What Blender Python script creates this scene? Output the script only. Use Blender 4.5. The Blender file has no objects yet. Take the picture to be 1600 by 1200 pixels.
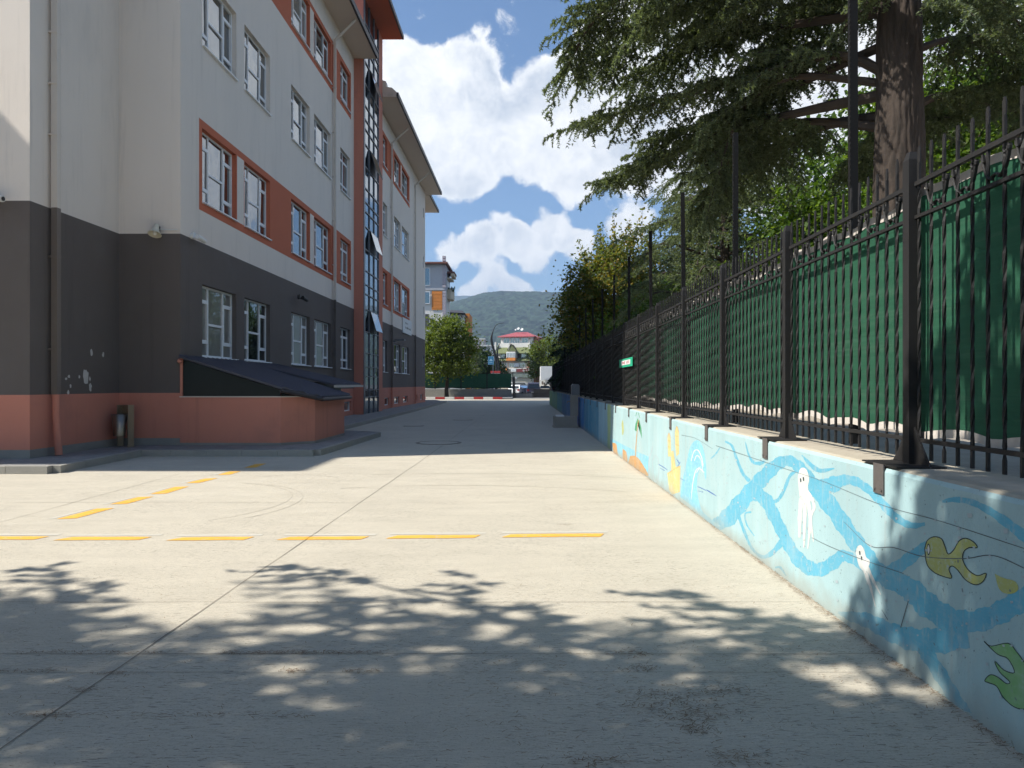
import bpy, math, random
import numpy as np
from mathutils import Vector

# ------------------------------------------------------------------ camera, world, sun
S = bpy.context.scene
COL = S.collection
R = math.radians
F = 1110.0                       # focal length in photograph pixels (1600 wide)
VX, VY = 815.0, 600.0            # vanishing point of the wall and facade
H = 1.6                          # eye height

cam_d = bpy.data.cameras.new('camera'); cam = bpy.data.objects.new('camera', cam_d); COL.objects.link(cam)
cam_d.sensor_width = 36.0; cam_d.lens = F / 1600 * 36.0
cam_d.shift_x = -(VX - 800) / 1600.0
cam_d.clip_start = 0.05; cam_d.clip_end = 20000
cam.location = (0, 0, H); cam.rotation_euler = (R(90), 0, 0)
S.camera = cam

SUN_DIR = Vector((1.0, 0.255, -1.10)).normalized()      # way the light travels
SUN_EL = math.asin(-SUN_DIR.z)
SUN_AZ = math.atan2(-SUN_DIR.x, -SUN_DIR.y)             # clockwise from +Y
sun_d = bpy.data.lights.new('sun', 'SUN'); sun = bpy.data.objects.new('sun', sun_d); COL.objects.link(sun)
sun_d.energy = 5.0; sun_d.angle = R(0.53); sun_d.color = (1.0, 0.955, 0.87)
sun.rotation_euler = SUN_DIR.to_track_quat('-Z', 'Y').to_euler()
sun.location = (-30, -10, 40)

S.view_settings.view_transform = 'Standard'; S.view_settings.look = 'None'
S.view_settings.exposure = 0.66; S.view_settings.gamma = 1.0
S.view_settings.use_curve_mapping = False
S.render.engine = 'CYCLES'
S.cycles.use_denoising = True; S.cycles.use_adaptive_sampling = True; S.cycles.adaptive_threshold = 0.02; S.cycles.adaptive_min_samples = 16
S.cycles.max_bounces = 5; S.cycles.diffuse_bounces = 3; S.cycles.glossy_bounces = 3; S.cycles.transmission_bounces = 3; S.cycles.transparent_max_bounces = 8; S.cycles.volume_bounces = 0
S.cycles.caustics_reflective = False; S.cycles.caustics_refractive = False
S.cycles.sample_clamp_indirect = 4.0


class NT:
    """small wrapper for building node trees"""
    def __init__(s, tree): s.t = tree
    def n(s, typ, **kw):
        nd = s.t.nodes.new(typ)
        ins = kw.pop('i', {})
        for k, v in kw.items(): setattr(nd, k, v)
        for k, v in ins.items(): s.put(nd, k, v)
        return nd
    def put(s, nd, k, v):
        sock = nd.inputs[k]
        if hasattr(v, 'is_output'): s.t.links.new(v, sock)
        elif isinstance(v, bpy.types.Node): s.t.links.new(v.outputs[0], sock)
        else: sock.default_value = v
    def math(s, op, a, b=0.0, c=None, clamp=False):
        nd = s.n('ShaderNodeMath', operation=op, use_clamp=clamp)
        s.put(nd, 0, a); s.put(nd, 1, b)
        if c is not None: s.put(nd, 2, c)
        return nd.outputs[0]
    def vmath(s, op, a, b=None):
        nd = s.n('ShaderNodeVectorMath', operation=op)
        s.put(nd, 0, a)
        if b is not None: s.put(nd, 1, b)
        return nd
    def mix(s, f, a, b, blend='MIX'):
        nd = s.n('ShaderNodeMix', data_type='RGBA', blend_type=blend)
        s.put(nd, 0, f); s.put(nd, 6, c4(a)); s.put(nd, 7, c4(b))
        return nd.outputs[2]
    def rng(s, v, a, b, c=0.0, d=1.0, smooth=True):
        nd = s.n('ShaderNodeMapRange', interpolation_type='SMOOTHSTEP' if smooth else 'LINEAR')
        s.put(nd, 0, v); s.put(nd, 1, a); s.put(nd, 2, b); s.put(nd, 3, c); s.put(nd, 4, d)
        return nd.outputs[0]
    def noise(s, vec, scale, detail=4.0, rough=0.55, dist=0.0):
        nd = s.n('ShaderNodeTexNoise')
        if vec is not None: s.put(nd, 'Vector', vec)
        s.put(nd, 'Scale', scale); s.put(nd, 'Detail', detail); s.put(nd, 'Roughness', rough); s.put(nd, 'Distortion', dist)
        return nd.outputs[0]
    def scale(s, vec, xyz):
        nd = s.n('ShaderNodeMapping'); s.put(nd, 'Vector', vec); s.put(nd, 'Scale', xyz)
        return nd.outputs[0]


def c4(c):
    if isinstance(c, (tuple, list)): return (c[0], c[1], c[2], 1.0)
    return c


# world: clear sky with cumulus, as emission of the sky itself
W = bpy.data.worlds.new('World'); S.world = W; W.use_nodes = True
wt = W.node_tree; wt.nodes.clear(); N = NT(wt)
geo = N.n('ShaderNodeTexCoord')
direction = geo.outputs['Generated']
sky = N.n('ShaderNodeTexSky', sky_type='NISHITA', sun_disc=False)
sky.sun_elevation = SUN_EL; sky.sun_rotation = SUN_AZ % (2 * math.pi)
sky.air_density = 1.0; sky.dust_density = 0.6; sky.ozone_density = 1.6


def sky_dir(px, py):
    return Vector(((px - VX) / F, 1.0, (VY - py) / F)).normalized()


# cloud masses: (direction, angular radius in degrees, weight)
LOBES = [(sky_dir(x, y), math.degrees(r / F), w) for x, y, r, w in (
    (608, 108, 42, 1), (640, 160, 58, 1), (690, 135, 56, 1), (735, 112, 44, 1), (763, 122, 34, 1), (700, 200, 82, 1), (765, 195, 60, 1), (640, 240, 68, 1), (720, 268, 46, 1),
    (620, 300, 30, .9), (800, 218, 42, .95), (862, 138, 44, 1), (880, 190, 70, 1), (842, 230, 56, 1), (930, 130, 66, 1), (940, 220, 76, 1), (890, 282, 38, 1), (1000, 100, 80, 1),
    (1060, 180, 110, 1), (1010, 60, 46, .9), (745, 385, 30, 1), (700, 390, 24, .95), (790, 373, 35, 1), (830, 385, 33, 1), (870, 365, 26, .95), (910, 386, 24, .9), (850, 346, 16, .8),
    (770, 447, 30, 1), (735, 462, 24, .95), (810, 462, 26, .95), (850, 470, 18, .8), (755, 47, 14, .50), (793, 30, 14, .40), (648, 12, 10, .45), (985, 355, 33, .95),
    (1330, 190, 130, 1), (1200, 80, 100, .95), (1380, -60, 150, 1), (1190, 280, 60, .9), (1500, 300, 110, .9), (1700, 50, 170, .9))]
LOBES += [(Vector((1, .45, .55)).normalized(), 11, .9), (Vector((1, .1, .40)).normalized(), 10, .85), (Vector((-.6, -1, .6)).normalized(), 14, .9), (Vector((.5, -1, .5)).normalized(), 13, .9)]

grp = bpy.data.node_groups.new('cloud_density', 'ShaderNodeTree')
grp.interface.new_socket('Vector', in_out='INPUT', socket_type='NodeSocketVector')
grp.interface.new_socket('Density', in_out='OUTPUT', socket_type='NodeSocketFloat')
grp.interface.new_socket('Bulk', in_out='OUTPUT', socket_type='NodeSocketFloat')
grp.interface.new_socket('Relief', in_out='OUTPUT', socket_type='NodeSocketFloat')
G = NT(grp)
gi = G.n('NodeGroupInput'); go = G.n('NodeGroupOutput')
gv = gi.outputs[0]
warp = G.n('ShaderNodeTexNoise'); G.put(warp, 'Vector', gv); G.put(warp, 'Scale', 14.0); G.put(warp, 'Detail', 3.0)
wv = G.vmath('SUBTRACT', warp.outputs['Color'], (0.5, 0.5, 0.5)).outputs[0]
wsc = G.n('ShaderNodeVectorMath', operation='SCALE'); G.put(wsc, 0, wv); G.put(wsc, 'Scale', 0.050)
gv2 = G.vmath('NORMALIZE', G.vmath('ADD', gv, wsc.outputs[0]).outputs[0]).outputs[0]
tot = None
for d, rad, w in LOBES:
    dt = G.vmath('DOT_PRODUCT', gv2, tuple(d)).outputs['Value']
    v = G.rng(dt, math.cos(R(rad * 1.40)), math.cos(R(rad * .50)), 0.0, w)
    tot = v if tot is None else G.math('ADD', tot, v)

tot = G.math('MULTIPLY', G.math('MINIMUM', tot, 1.5), 0.85)


def puffs(vec):
    vo = G.n('ShaderNodeTexVoronoi', feature='F1', normalize=True)
    G.put(vo, 'Vector', vec); G.put(vo, 'Scale', 17.0); G.put(vo, 'Detail', 2.0); G.put(vo, 'Roughness', 0.55); G.put(vo, 'Lacunarity', 2.3)
    fb = G.noise(vec, 13.0, 8.0, 0.74)
    return G.math('ADD', G.math('MULTIPLY', G.math('SUBTRACT', fb, 0.5), 2.1), G.math('MULTIPLY', G.math('SUBTRACT', 0.34, vo.outputs['Distance']), 0.95))


pa = puffs(gv2); pb = puffs(G.vmath('ADD', gv2, (-0.014, 0.0, 0.024)).outputs[0])
G.put(go, 0, G.math('ADD', tot, pa)); G.put(go, 1, G.math('ADD', tot, G.math('MULTIPLY', pb, .25))); G.put(go, 2, G.math('SUBTRACT', pb, pa))
cn = N.n('ShaderNodeGroup'); cn.node_tree = grp; N.put(cn, 0, direction)
mask = N.rng(cn.outputs[0], 0.30, 0.80)
relief = N.rng(cn.outputs[2], -0.45, 0.65)
bulk = N.rng(cn.outputs[1], 0.80, 1.45)
low = N.rng(N.noise(direction, 7.0, 3.0, .5), .40, .66)
shade = N.math('MULTIPLY', N.math('ADD', N.math('MULTIPLY', relief, 0.62), N.math('MULTIPLY', N.math('MULTIPLY', bulk, low), 0.62)), 1.0, clamp=True)
body = N.mix(shade, (0.82, 0.81, 0.79), (0.43, 0.47, 0.53))
sep = N.n('ShaderNodeSeparateXYZ'); N.put(sep, 0, direction)
lowfade = N.rng(sep.outputs['Z'], -0.02, 0.10)
skyc = N.n('ShaderNodeVectorMath', operation='SCALE'); N.put(skyc, 0, sky.outputs[0]); N.put(skyc, 'Scale', 0.082)
skyt = N.mix(1.0, skyc.outputs[0], (0.74, 0.96, 1.16), 'MULTIPLY')
fin = N.mix(N.math('MULTIPLY', mask, lowfade), skyt, body)
bg = N.n('ShaderNodeBackground'); N.put(bg, 'Color', fin); bg.inputs['Strength'].default_value = 1.0
out = N.n('ShaderNodeOutputWorld'); wt.links.new(bg.outputs[0], out.inputs[0])

# ------------------------------------------------------------------ materials
MATS = {}


def mat(name, col, rough=0.75, var=0.12, vscale=3.0, fine=0.06, fscale=60.0, bump=0.0, bscale=80.0, metal=0.0, spec=0.4, dirt=None, stretch=None, streak=0.0):
    """plain procedural surface: colour with broad and fine variation, optional bump"""
    m = bpy.data.materials.new(name); m.use_nodes = True
    t = m.node_tree; t.nodes.clear(); n = NT(t)
    pos = n.n('ShaderNodeTexCoord').outputs['Object']
    p2 = n.scale(pos, stretch) if stretch else pos
    a = n.noise(p2, vscale, 5.0, 0.6)
    b = n.noise(p2, fscale, 3.0, 0.6)
    f = n.math('ADD', n.math('MULTIPLY', n.math('SUBTRACT', a, 0.5), var * 2.2), n.math('MULTIPLY', n.math('SUBTRACT', b, 0.5), fine * 2.2))
    f = n.math('ADD', f, 1.0)
    sc = n.n('ShaderNodeVectorMath', operation='SCALE'); n.put(sc, 0, tuple(col)); n.put(sc, 'Scale', f)
    c = sc.outputs[0]
    if dirt:
        dm = n.rng(n.noise(p2, dirt[1], 6.0, 0.65), dirt[2], dirt[3])
        c = n.mix(n.math('MULTIPLY', dm, dirt[4]), c, dirt[0])
    if streak:
        sm = n.rng(n.noise(n.scale(pos, (1.6, 1.6, .09)), 2.4, 6.0, .72), .52, .74)
        c = n.mix(n.math('MULTIPLY', sm, streak), c, tuple(v * .55 for v in col))
    bs = n.n('ShaderNodeBsdfPrincipled')
    n.put(bs, 'Base Color', c); n.put(bs, 'Roughness', rough); n.put(bs, 'Metallic', metal); n.put(bs, 'Specular IOR Level', spec)
    if bump:
        bp = n.n('ShaderNodeBump'); n.put(bp, 'Strength', bump); n.put(bp, 'Distance', 0.01)
        n.put(bp, 'Height', n.noise(pos, bscale, 4.0, 0.7)); n.put(bs, 'Normal', bp)
    o = n.n('ShaderNodeOutputMaterial'); t.links.new(bs.outputs[0], o.inputs[0])
    MATS[name] = m
    return m


def leaf_mat(name, cols, trans=0.35, rough=0.6):
    m = bpy.data.materials.new(name); m.use_nodes = True
    t = m.node_tree; t.nodes.clear(); n = NT(t)
    g = n.n('ShaderNodeNewGeometry')
    ramp = n.n('ShaderNodeValToRGB'); cr = ramp.color_ramp
    while len(cr.elements) < len(cols): cr.elements.new(0.5)
    for k, c in enumerate(cols):
        cr.elements[k].position = k / max(1, len(cols) - 1); cr.elements[k].color = (*c, 1)
    n.put(ramp, 0, g.outputs['Random Per Island'])
    pos = n.n('ShaderNodeTexCoord').outputs['Object']
    f = n.math('ADD', n.math('MULTIPLY', n.noise(pos, 0.9, 3.0), 1.0), 0.5)
    sc = n.n('ShaderNodeVectorMath', operation='SCALE'); n.put(sc, 0, ramp.outputs[0]); n.put(sc, 'Scale', f)
    d = n.n('ShaderNodeBsdfPrincipled'); n.put(d, 'Base Color', sc.outputs[0]); n.put(d, 'Roughness', rough); n.put(d, 'Specular IOR Level', 0.25)
    tr = n.n('ShaderNodeBsdfTranslucent')
    tc = n.vmath('MULTIPLY', sc.outputs[0], (1.5, 1.5, 0.6)).outputs[0]
    n.put(tr, 'Color', tc)
    mx = n.n('ShaderNodeMixShader'); n.put(mx, 0, trans); t.links.new(d.outputs[0], mx.inputs[1]); t.links.new(tr.outputs[0], mx.inputs[2])
    o = n.n('ShaderNodeOutputMaterial'); t.links.new(mx.outputs[0], o.inputs[0])
    return m


def glass_mat(name, base, ior, wav=0.02, rough=0.02, wscale=1.3):
    m = bpy.data.materials.new(name); m.use_nodes = True
    t = m.node_tree; t.nodes.clear(); n = NT(t)
    pos = n.n('ShaderNodeTexCoord').outputs['Object']
    bs = n.n('ShaderNodeBsdfPrincipled')
    n.put(bs, 'Base Color', c4(base)); n.put(bs, 'Roughness', .3); n.put(bs, 'Specular IOR Level', 0.0)
    gl = n.n('ShaderNodeBsdfGlossy'); n.put(gl, 'Roughness', rough); n.put(gl, 'Color', (.86, .90, .93, 1))
    fr = n.n('ShaderNodeFresnel'); n.put(fr, 'IOR', ior)
    mx = n.n('ShaderNodeMixShader'); n.put(mx, 0, n.math('MINIMUM', n.math('MULTIPLY', fr.outputs[0], 1.35), 1.0)); t.links.new(bs.outputs[0], mx.inputs[1]); t.links.new(gl.outputs[0], mx.inputs[2])
    bp = n.n('ShaderNodeBump'); n.put(bp, 'Strength', 0.5); n.put(bp, 'Distance', wav)
    n.put(bp, 'Height', n.noise(pos, wscale, 2.0, 0.5)); n.put(gl, 'Normal', bp); n.put(fr, 'Normal', bp)
    o = n.n('ShaderNodeOutputMaterial'); t.links.new(mx.outputs[0], o.inputs[0])
    return m


def concrete_mat():
    m = bpy.data.materials.new('yard_concrete'); m.use_nodes = True
    t = m.node_tree; t.nodes.clear(); n = NT(t)
    pos = n.n('ShaderNodeTexCoord').outputs['Object']
    broad = n.noise(pos, 0.35, 6.0, 0.62)
    mid = n.noise(n.scale(pos, (0.5, 1.6, 1)), 2.2, 6.0, 0.65)
    broom = n.noise(n.scale(pos, (1.0, 7.0, 1)), 9.0, 4.0, 0.75)
    fine = n.noise(pos, 90.0, 3.0, 0.7)
    f = n.math('ADD', n.math('MULTIPLY', n.math('SUBTRACT', broad, .5), .24), n.math('MULTIPLY', n.math('SUBTRACT', mid, .5), .34))
    f = n.math('ADD', f, n.math('MULTIPLY', n.math('SUBTRACT', fine, .5), .30))
    f = n.math('ADD', n.math('ADD', f, n.math('MULTIPLY', n.math('SUBTRACT', broom, .5), .42)), 1.0)
    sc = n.n('ShaderNodeVectorMath', operation='SCALE'); n.put(sc, 0, (0.50, 0.452, 0.365)); n.put(sc, 'Scale', f)
    scratch = n.rng(n.noise(n.scale(pos, (1.0, 9.0, 1)), 15.0, 2.0, 0.55, 0.6), 0.60, 0.68)
    gate = n.rng(n.noise(pos, .9, 4.0), 0.36, 0.58)
    c = n.mix(n.math('MULTIPLY', n.math('MULTIPLY', scratch, gate), .85), sc.outputs[0], (0.13, 0.115, 0.095))
    grit = n.rng(n.noise(n.scale(pos, (1.0, 2.5, 1)), 42.0, 2.0, 0.6), 0.59, 0.68)
    c = n.mix(n.math('MULTIPLY', grit, .5), c, (0.20, 0.18, 0.15))
    stain = n.rng(n.noise(n.scale(pos, (.6, 1.2, 1)), .8, 7.0, .7), .60, .74)
    c = n.mix(n.math('MULTIPLY', stain, .25), c, (0.27, 0.25, 0.22))
    bs = n.n('ShaderNodeBsdfPrincipled'); n.put(bs, 'Base Color', c); n.put(bs, 'Roughness', 0.9); n.put(bs, 'Specular IOR Level', 0.2)
    bp = n.n('ShaderNodeBump'); n.put(bp, 'Strength', 0.8); n.put(bp, 'Distance', 0.008)
    n.put(bp, 'Height', n.math('ADD', n.math('MULTIPLY', broom, 1.3), n.math('MULTIPLY', fine, .6))); n.put(bs, 'Normal', bp)
    o = n.n('ShaderNodeOutputMaterial'); t.links.new(bs.outputs[0], o.inputs[0])
    return m


def mural_grime(n, pos, c):
    sp = n.n('ShaderNodeSeparateXYZ'); n.put(sp, 0, pos)
    streak = n.rng(n.noise(n.scale(pos, (1, 6.0, .25)), 2.0, 6.0, .7), .54, .72)
    c = n.mix(n.math('MULTIPLY', streak, .5), c, (.36, .40, .38))
    cloud_ = n.rng(n.noise(pos, 1.7, 7.0, .7), .46, .70)
    c = n.mix(n.math('MULTIPLY', cloud_, .30), c, (.47, .52, .50))
    pit = n.rng(n.noise(pos, 34.0, 2.0, .5), .70, .75)
    c = n.mix(n.math('MULTIPLY', pit, .8), c, (.14, .17, .18))
    speck = n.rng(n.noise(n.scale(pos, (1, 1, .6)), 75.0, 2.0, .6), .64, .72)
    c = n.mix(n.math('MULTIPLY', speck, .45), c, (.25, .28, .28))
    low = n.rng(n.math('ADD', sp.outputs['Z'], n.math('MULTIPLY', n.noise(pos, 5.0, 5.0), .26)), .10, .32, 1.0, 0.0)
    return n.mix(n.math('MULTIPLY', low, .6), c, (.29, .27, .22))


def worn_paint_mat(name, col, under, amount=0.5, scale=14.0, stretch=(1, 1, 1)):
    """paint worn through to what lies under it"""
    m = bpy.data.materials.new(name); m.use_nodes = True
    t = m.node_tree; t.nodes.clear(); n = NT(t)
    pos = n.n('ShaderNodeTexCoord').outputs['Object']
    p2 = n.scale(pos, stretch)
    w = n.rng(n.noise(p2, scale, 6.0, 0.7), amount, amount + 0.12)
    v = n.math('ADD', n.math('MULTIPLY', n.noise(pos, 3.0, 5.0), .45), .78)
    sc = n.n('ShaderNodeVectorMath', operation='SCALE'); n.put(sc, 0, tuple(col)); n.put(sc, 'Scale', v)
    c = n.mix(n.math('MULTIPLY', w, 0.8), sc.outputs[0], under)
    if name.startswith('mural'):
        brush = n.noise(n.scale(pos, (1, 2.2, 5.0)), 6.0, 5.0, .7)
        c = n.mix(n.rng(brush, .46, .74, 0.0, .45), c, under)
        c = mural_grime(n, pos, c)
    bs = n.n('ShaderNodeBsdfPrincipled'); n.put(bs, 'Base Color', c); n.put(bs, 'Roughness', 0.8); n.put(bs, 'Specular IOR Level', 0.25)
    o = n.n('ShaderNodeOutputMaterial'); t.links.new(bs.outputs[0], o.inputs[0])
    return m


def mural_wall_mat():
    """pale blue painted concrete, coloured bands further along, bare concrete on top"""
    m = bpy.data.materials.new('mural_wall_paint'); m.use_nodes = True
    t = m.node_tree; t.nodes.clear(); n = NT(t)
    pos = n.n('ShaderNodeTexCoord').outputs['Object']
    sp = n.n('ShaderNodeSeparateXYZ'); n.put(sp, 0, pos)
    yy = n.math('ADD', sp.outputs['Y'], n.math('MULTIPLY', n.math('SUBTRACT', n.noise(pos, 2.5, 3.0), .5), .35))
    ramp = n.n('ShaderNodeValToRGB'); cr = ramp.color_ramp; cr.interpolation = 'CONSTANT'
    L = 75.0
    bands = [(0, (.335, .475, .49)), (17.15, (.42, .55, .30)), (17.6, (.36, .55, .62)), (18.3, (.38, .58, .66)), (19.9, (.14, .36, .50)), (21.5, (.10, .33, .50)), (23, (.08, .26, .42)),
             (24.6, (.05, .20, .50)), (26.4, (.07, .13, .44)), (29, (.05, .10, .36)), (31, (.10, .22, .42)), (34, (.08, .20, .36)), (38, (.12, .30, .34)), (43, (.18, .34, .22)), (50, (.22, .36, .18)), (58, (.16, .30, .30))]
    while len(cr.elements) < len(bands): cr.elements.new(0.5)
    for k, (y, c) in enumerate(bands):
        cr.elements[k].position = y / L
    for k, (y, c) in enumerate(bands):
        cr.elements[k].color = (*c, 1)
    n.put(ramp, 0, n.math('DIVIDE', yy, L))
    v = n.math('ADD', n.math('MULTIPLY', n.noise(n.scale(pos, (1, 1, .35)), 2.6, 7.0, .65), .45), .78)
    sc = n.n('ShaderNodeVectorMath', operation='SCALE'); n.put(sc, 0, ramp.outputs[0]); n.put(sc, 'Scale', v)
    c = sc.outputs[0]
    c = mural_grime(n, pos, c)
    g = n.n('ShaderNodeNewGeometry'); sn = n.n('ShaderNodeSeparateXYZ'); n.put(sn, 0, g.outputs['True Normal'])
    top = n.rng(sn.outputs['Z'], .8, .9)
    tn = n.mix(n.noise(pos, 6.0, 6.0, .7), (.30, .26, .20), (.52, .46, .36))
    c = n.mix(top, c, tn)
    bs = n.n('ShaderNodeBsdfPrincipled'); n.put(bs, 'Base Color', c); n.put(bs, 'Roughness', 0.85); n.put(bs, 'Specular IOR Level', 0.25)
    bp = n.n('ShaderNodeBump'); n.put(bp, 'Strength', 0.35); n.put(bp, 'Distance', 0.006)
    n.put(bp, 'Height', n.noise(n.scale(pos, (1, 3, 1)), 22.0, 5.0, .7)); n.put(bs, 'Normal', bp)
    o = n.n('ShaderNodeOutputMaterial'); t.links.new(bs.outputs[0], o.inputs[0])
    return m


def mesh_fabric_mat():
    m = bpy.data.materials.new('green_mesh_fabric'); m.use_nodes = True
    t = m.node_tree; t.nodes.clear(); n = NT(t)
    pos = n.n('ShaderNodeTexCoord').outputs['Object']
    hor = n.noise(n.scale(pos, (1, .4, 22.0)), 3.0, 4.0, .7)
    broad = n.noise(pos, 1.3, 4.0)
    v = n.math('ADD', n.math('ADD', n.math('MULTIPLY', hor, .55), n.math('MULTIPLY', broad, .35)), .55)
    sc = n.n('ShaderNodeVectorMath', operation='SCALE'); n.put(sc, 0, (.030, .115, .066)); n.put(sc, 'Scale', v)
    weave = n.n('ShaderNodeTexChecker'); n.put(weave, 'Vector', n.scale(pos, (1, 1, 1))); n.put(weave, 'Scale', 260.0)
    d = n.n('ShaderNodeBsdfPrincipled'); n.put(d, 'Base Color', n.mix(n.math('MULTIPLY', n.rng(n.noise(n.scale(pos, (1, .25, 9)), 2.0, 5.0, .7), .5, .72), .35), n.mix(.18, sc.outputs[0], weave.outputs[0], 'MULTIPLY'), (.10, .17, .12))); n.put(d, 'Roughness', .7); n.put(d, 'Specular IOR Level', .25)
    tr = n.n('ShaderNodeBsdfTranslucent'); n.put(tr, 'Color', sc.outputs[0])
    mx = n.n('ShaderNodeMixShader'); n.put(mx, 0, .3); t.links.new(d.outputs[0], mx.inputs[1]); t.links.new(tr.outputs[0], mx.inputs[2])
    o = n.n('ShaderNodeOutputMaterial'); t.links.new(mx.outputs[0], o.inputs[0])
    return m


def brick_mat(name, c1, c2, mortar, scale, rough=.85, bw=.5, bh=.25, swap=False):
    m = bpy.data.materials.new(name); m.use_nodes = True
    t = m.node_tree; t.nodes.clear(); n = NT(t)
    pos = n.n('ShaderNodeTexCoord').outputs['Object']
    if swap:
        mp = n.n('ShaderNodeMapping'); n.put(mp, 'Vector', pos); mp.inputs['Rotation'].default_value = (R(90), 0, 0); pos2 = mp.outputs[0]
    else: pos2 = pos
    b = n.n('ShaderNodeTexBrick'); n.put(b, 'Vector', pos2); n.put(b, 'Scale', scale); n.put(b, 'Color1', c4(c1)); n.put(b, 'Color2', c4(c2)); n.put(b, 'Mortar', c4(mortar))
    n.put(b, 'Mortar Size', .012); n.put(b, 'Brick Width', bw); n.put(b, 'Row Height', bh)
    v = n.math('ADD', n.math('MULTIPLY', n.noise(pos, 4.0, 5.0), .5), .75)
    sc = n.n('ShaderNodeVectorMath', operation='SCALE'); n.put(sc, 0, b.outputs[0]); n.put(sc, 'Scale', v)
    bs = n.n('ShaderNodeBsdfPrincipled'); n.put(bs, 'Base Color', sc.outputs[0]); n.put(bs, 'Roughness', rough)
    o = n.n('ShaderNodeOutputMaterial'); t.links.new(bs.outputs[0], o.inputs[0])
    return m


M_WHITE = mat('white_stucco', (.77, .69, .61), .9, .05, .8, .05, 90, bump=.9, bscale=95, spec=.2, dirt=((.50, .46, .42), .5, .55, .75, .30), stretch=(1, 1, .4), streak=.28)
M_DARK = mat('charcoal_stucco', (.128, .108, .098), .85, .09, .8, .06, 90, bump=.5, bscale=95, spec=.25, dirt=((.16, .145, .135), .6, .52, .75, .4), streak=.35)
M_SALMON = mat('terracotta_stucco', (.56, .225, .160), .88, .07, .8, .05, 90, bump=.5, bscale=95, spec=.2, dirt=((.38, .17, .13), .8, .5, .75, .5), streak=.3)
M_RED = mat('red_band_stucco', (.52, .155, .085), .88, .06, .8, .05, 90, bump=.5, bscale=95, spec=.2)
M_SOFFIT = mat('soffit_paint', (.64, .54, .45), .85, .04, .8, .03)
M_CEMENT = mat('cement_plinth', (.25, .24, .22), .9, .2, 3, .1, 60, bump=.4)
M_GUTTER = mat('dark_gutter_metal', (.035, .028, .028), .5, .1)
M_ROOF = mat('roof_tile', (.20, .09, .07), .8, .2, 4)
M_PVC = mat('white_window_frame', (.76, .77, .78), .45, .03, 2, .02)
M_GLASS = glass_mat('window_glass', (.012, .014, .016), 2.7, .020)
M_GLASS_C = glass_mat('curtained_window_glass', (.22, .21, .19), 2.0, .012)
M_GLASS_T = glass_mat('tower_glass', (.015, .020, .026), 2.4, .008)
M_ALU = mat('grey_aluminium', (.16, .17, .19), .45, .05, metal=.5)
M_PIPEW = mat('downpipe_paint_pale', (.62, .55, .48), .6, .06)
M_CORR = mat('corrugated_metal', (.060, .058, .075), .45, .18, 2.0, .08, 40, metal=.2)
M_PANEL = glass_mat('dark_sheet', (.010, .012, .012), 1.25, .02, .22)
M_STEEL = mat('stainless_steel', (.30, .25, .20), .38, .15, 6, .1, 40, metal=.9)
M_GALV = mat('cream_enamel', (.62, .58, .46), .5, .2, 8)
M_WHITEP = mat('white_plastic', (.70, .70, .68), .5, .05)
M_BLACK = mat('black_metal', (.020, .020, .022), .5, .25, 5, .1)
M_FENCE = mat('dark_fence_paint', (.020, .019, .019), .6, .25, 6, .12, 60, spec=.25, dirt=((.05, .046, .042), 3, .60, .78, .3))
M_POLE = mat('black_pole_paint', (.010, .010, .010), .7, .2, 6, spec=.15)
M_HEM = mat('pale_hem_tape', (.55, .50, .45), .8, .12, 9, .1, 50)
M_FABRIC = mesh_fabric_mat()
M_CONC = concrete_mat()
M_ASPH = mat('asphalt', (.06, .06, .062), .9, .15, 1, .2, 80)
M_KERB = mat('kerb_concrete', (.30, .285, .25), .9, .15, 3, .18, 70, bump=.5)
M_PAVE = brick_mat('paver_blocks', (.27, .26, .245), (.21, .205, .195), (.12, .115, .11), 2.4)
M_YELLOW = worn_paint_mat('yellow_road_paint', (.72, .385, .065), (.48, .43, .34), .56, 13, (1, 1, 1))
M_OLDWHITE = worn_paint_mat('old_white_paint', (.66, .65, .60), (.475, .435, .355), .27, 7, (1, 3, 1))
M_JOINT = mat('joint_filler', (.24, .21, .17), .95, .3, 8)
M_SOIL = mat('garden_soil', (.36, .31, .25), .95, .3, 2, .25, 30, bump=.6, bscale=20)
M_MURAL = mural_wall_mat()
M_BARK = mat('cedar_bark', (.050, .037, .029), .95, .5, 6, .7, 26, bump=1.0, bscale=16, stretch=(1, 1, .22), dirt=((.02, .016, .013), 13, .5, .62, .75))
M_TWIG = mat('dark_twig', (.055, .042, .034), .95, .3, 5)
M_CEDAR = leaf_mat('cedar_needles', [(.075, .100, .062), (.125, .160, .092), (.18, .215, .13)], .42)
M_CEDARB = leaf_mat('dark_needles', [(.020, .036, .022), (.034, .055, .028)], .15)
M_LEAFG = leaf_mat('bright_leaves', [(.050, .105, .016), (.085, .15, .022), (.14, .20, .03)], .45)
M_LEAFY = leaf_mat('yellowing_leaves', [(.065, .10, .025), (.11, .15, .032), (.17, .17, .035), (.26, .18, .04)], .45)
M_LEAFD = leaf_mat('deep_green_leaves', [(.028, .055, .016), (.045, .085, .022)], .3)
M_LEAFL = leaf_mat('linden_leaves', [(.075, .11, .020), (.115, .155, .026), (.165, .20, .035)], .42)
M_NEEDLE = mat('brown_needles', (.19, .115, .065), .95, .5, 30, .3, 90)
M_BLUE1 = worn_paint_mat('mural_blue', (.115, .375, .50), (.30, .44, .48), .54, 20, (1, 1, .35))
M_BLUE2 = worn_paint_mat('mural_light_blue', (.20, .46, .57), (.50, .66, .67), .58, 12)
M_MWHITE = worn_paint_mat('mural_white', (.60, .595, .56), (.55, .62, .60), .62, 14)
M_MYEL = worn_paint_mat('mural_sand_yellow', (.58, .47, .20), (.52, .52, .38), .54, 12)
M_MORANGE = worn_paint_mat('mural_orange', (.50, .25, .07), (.50, .44, .32), .54, 12)
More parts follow.
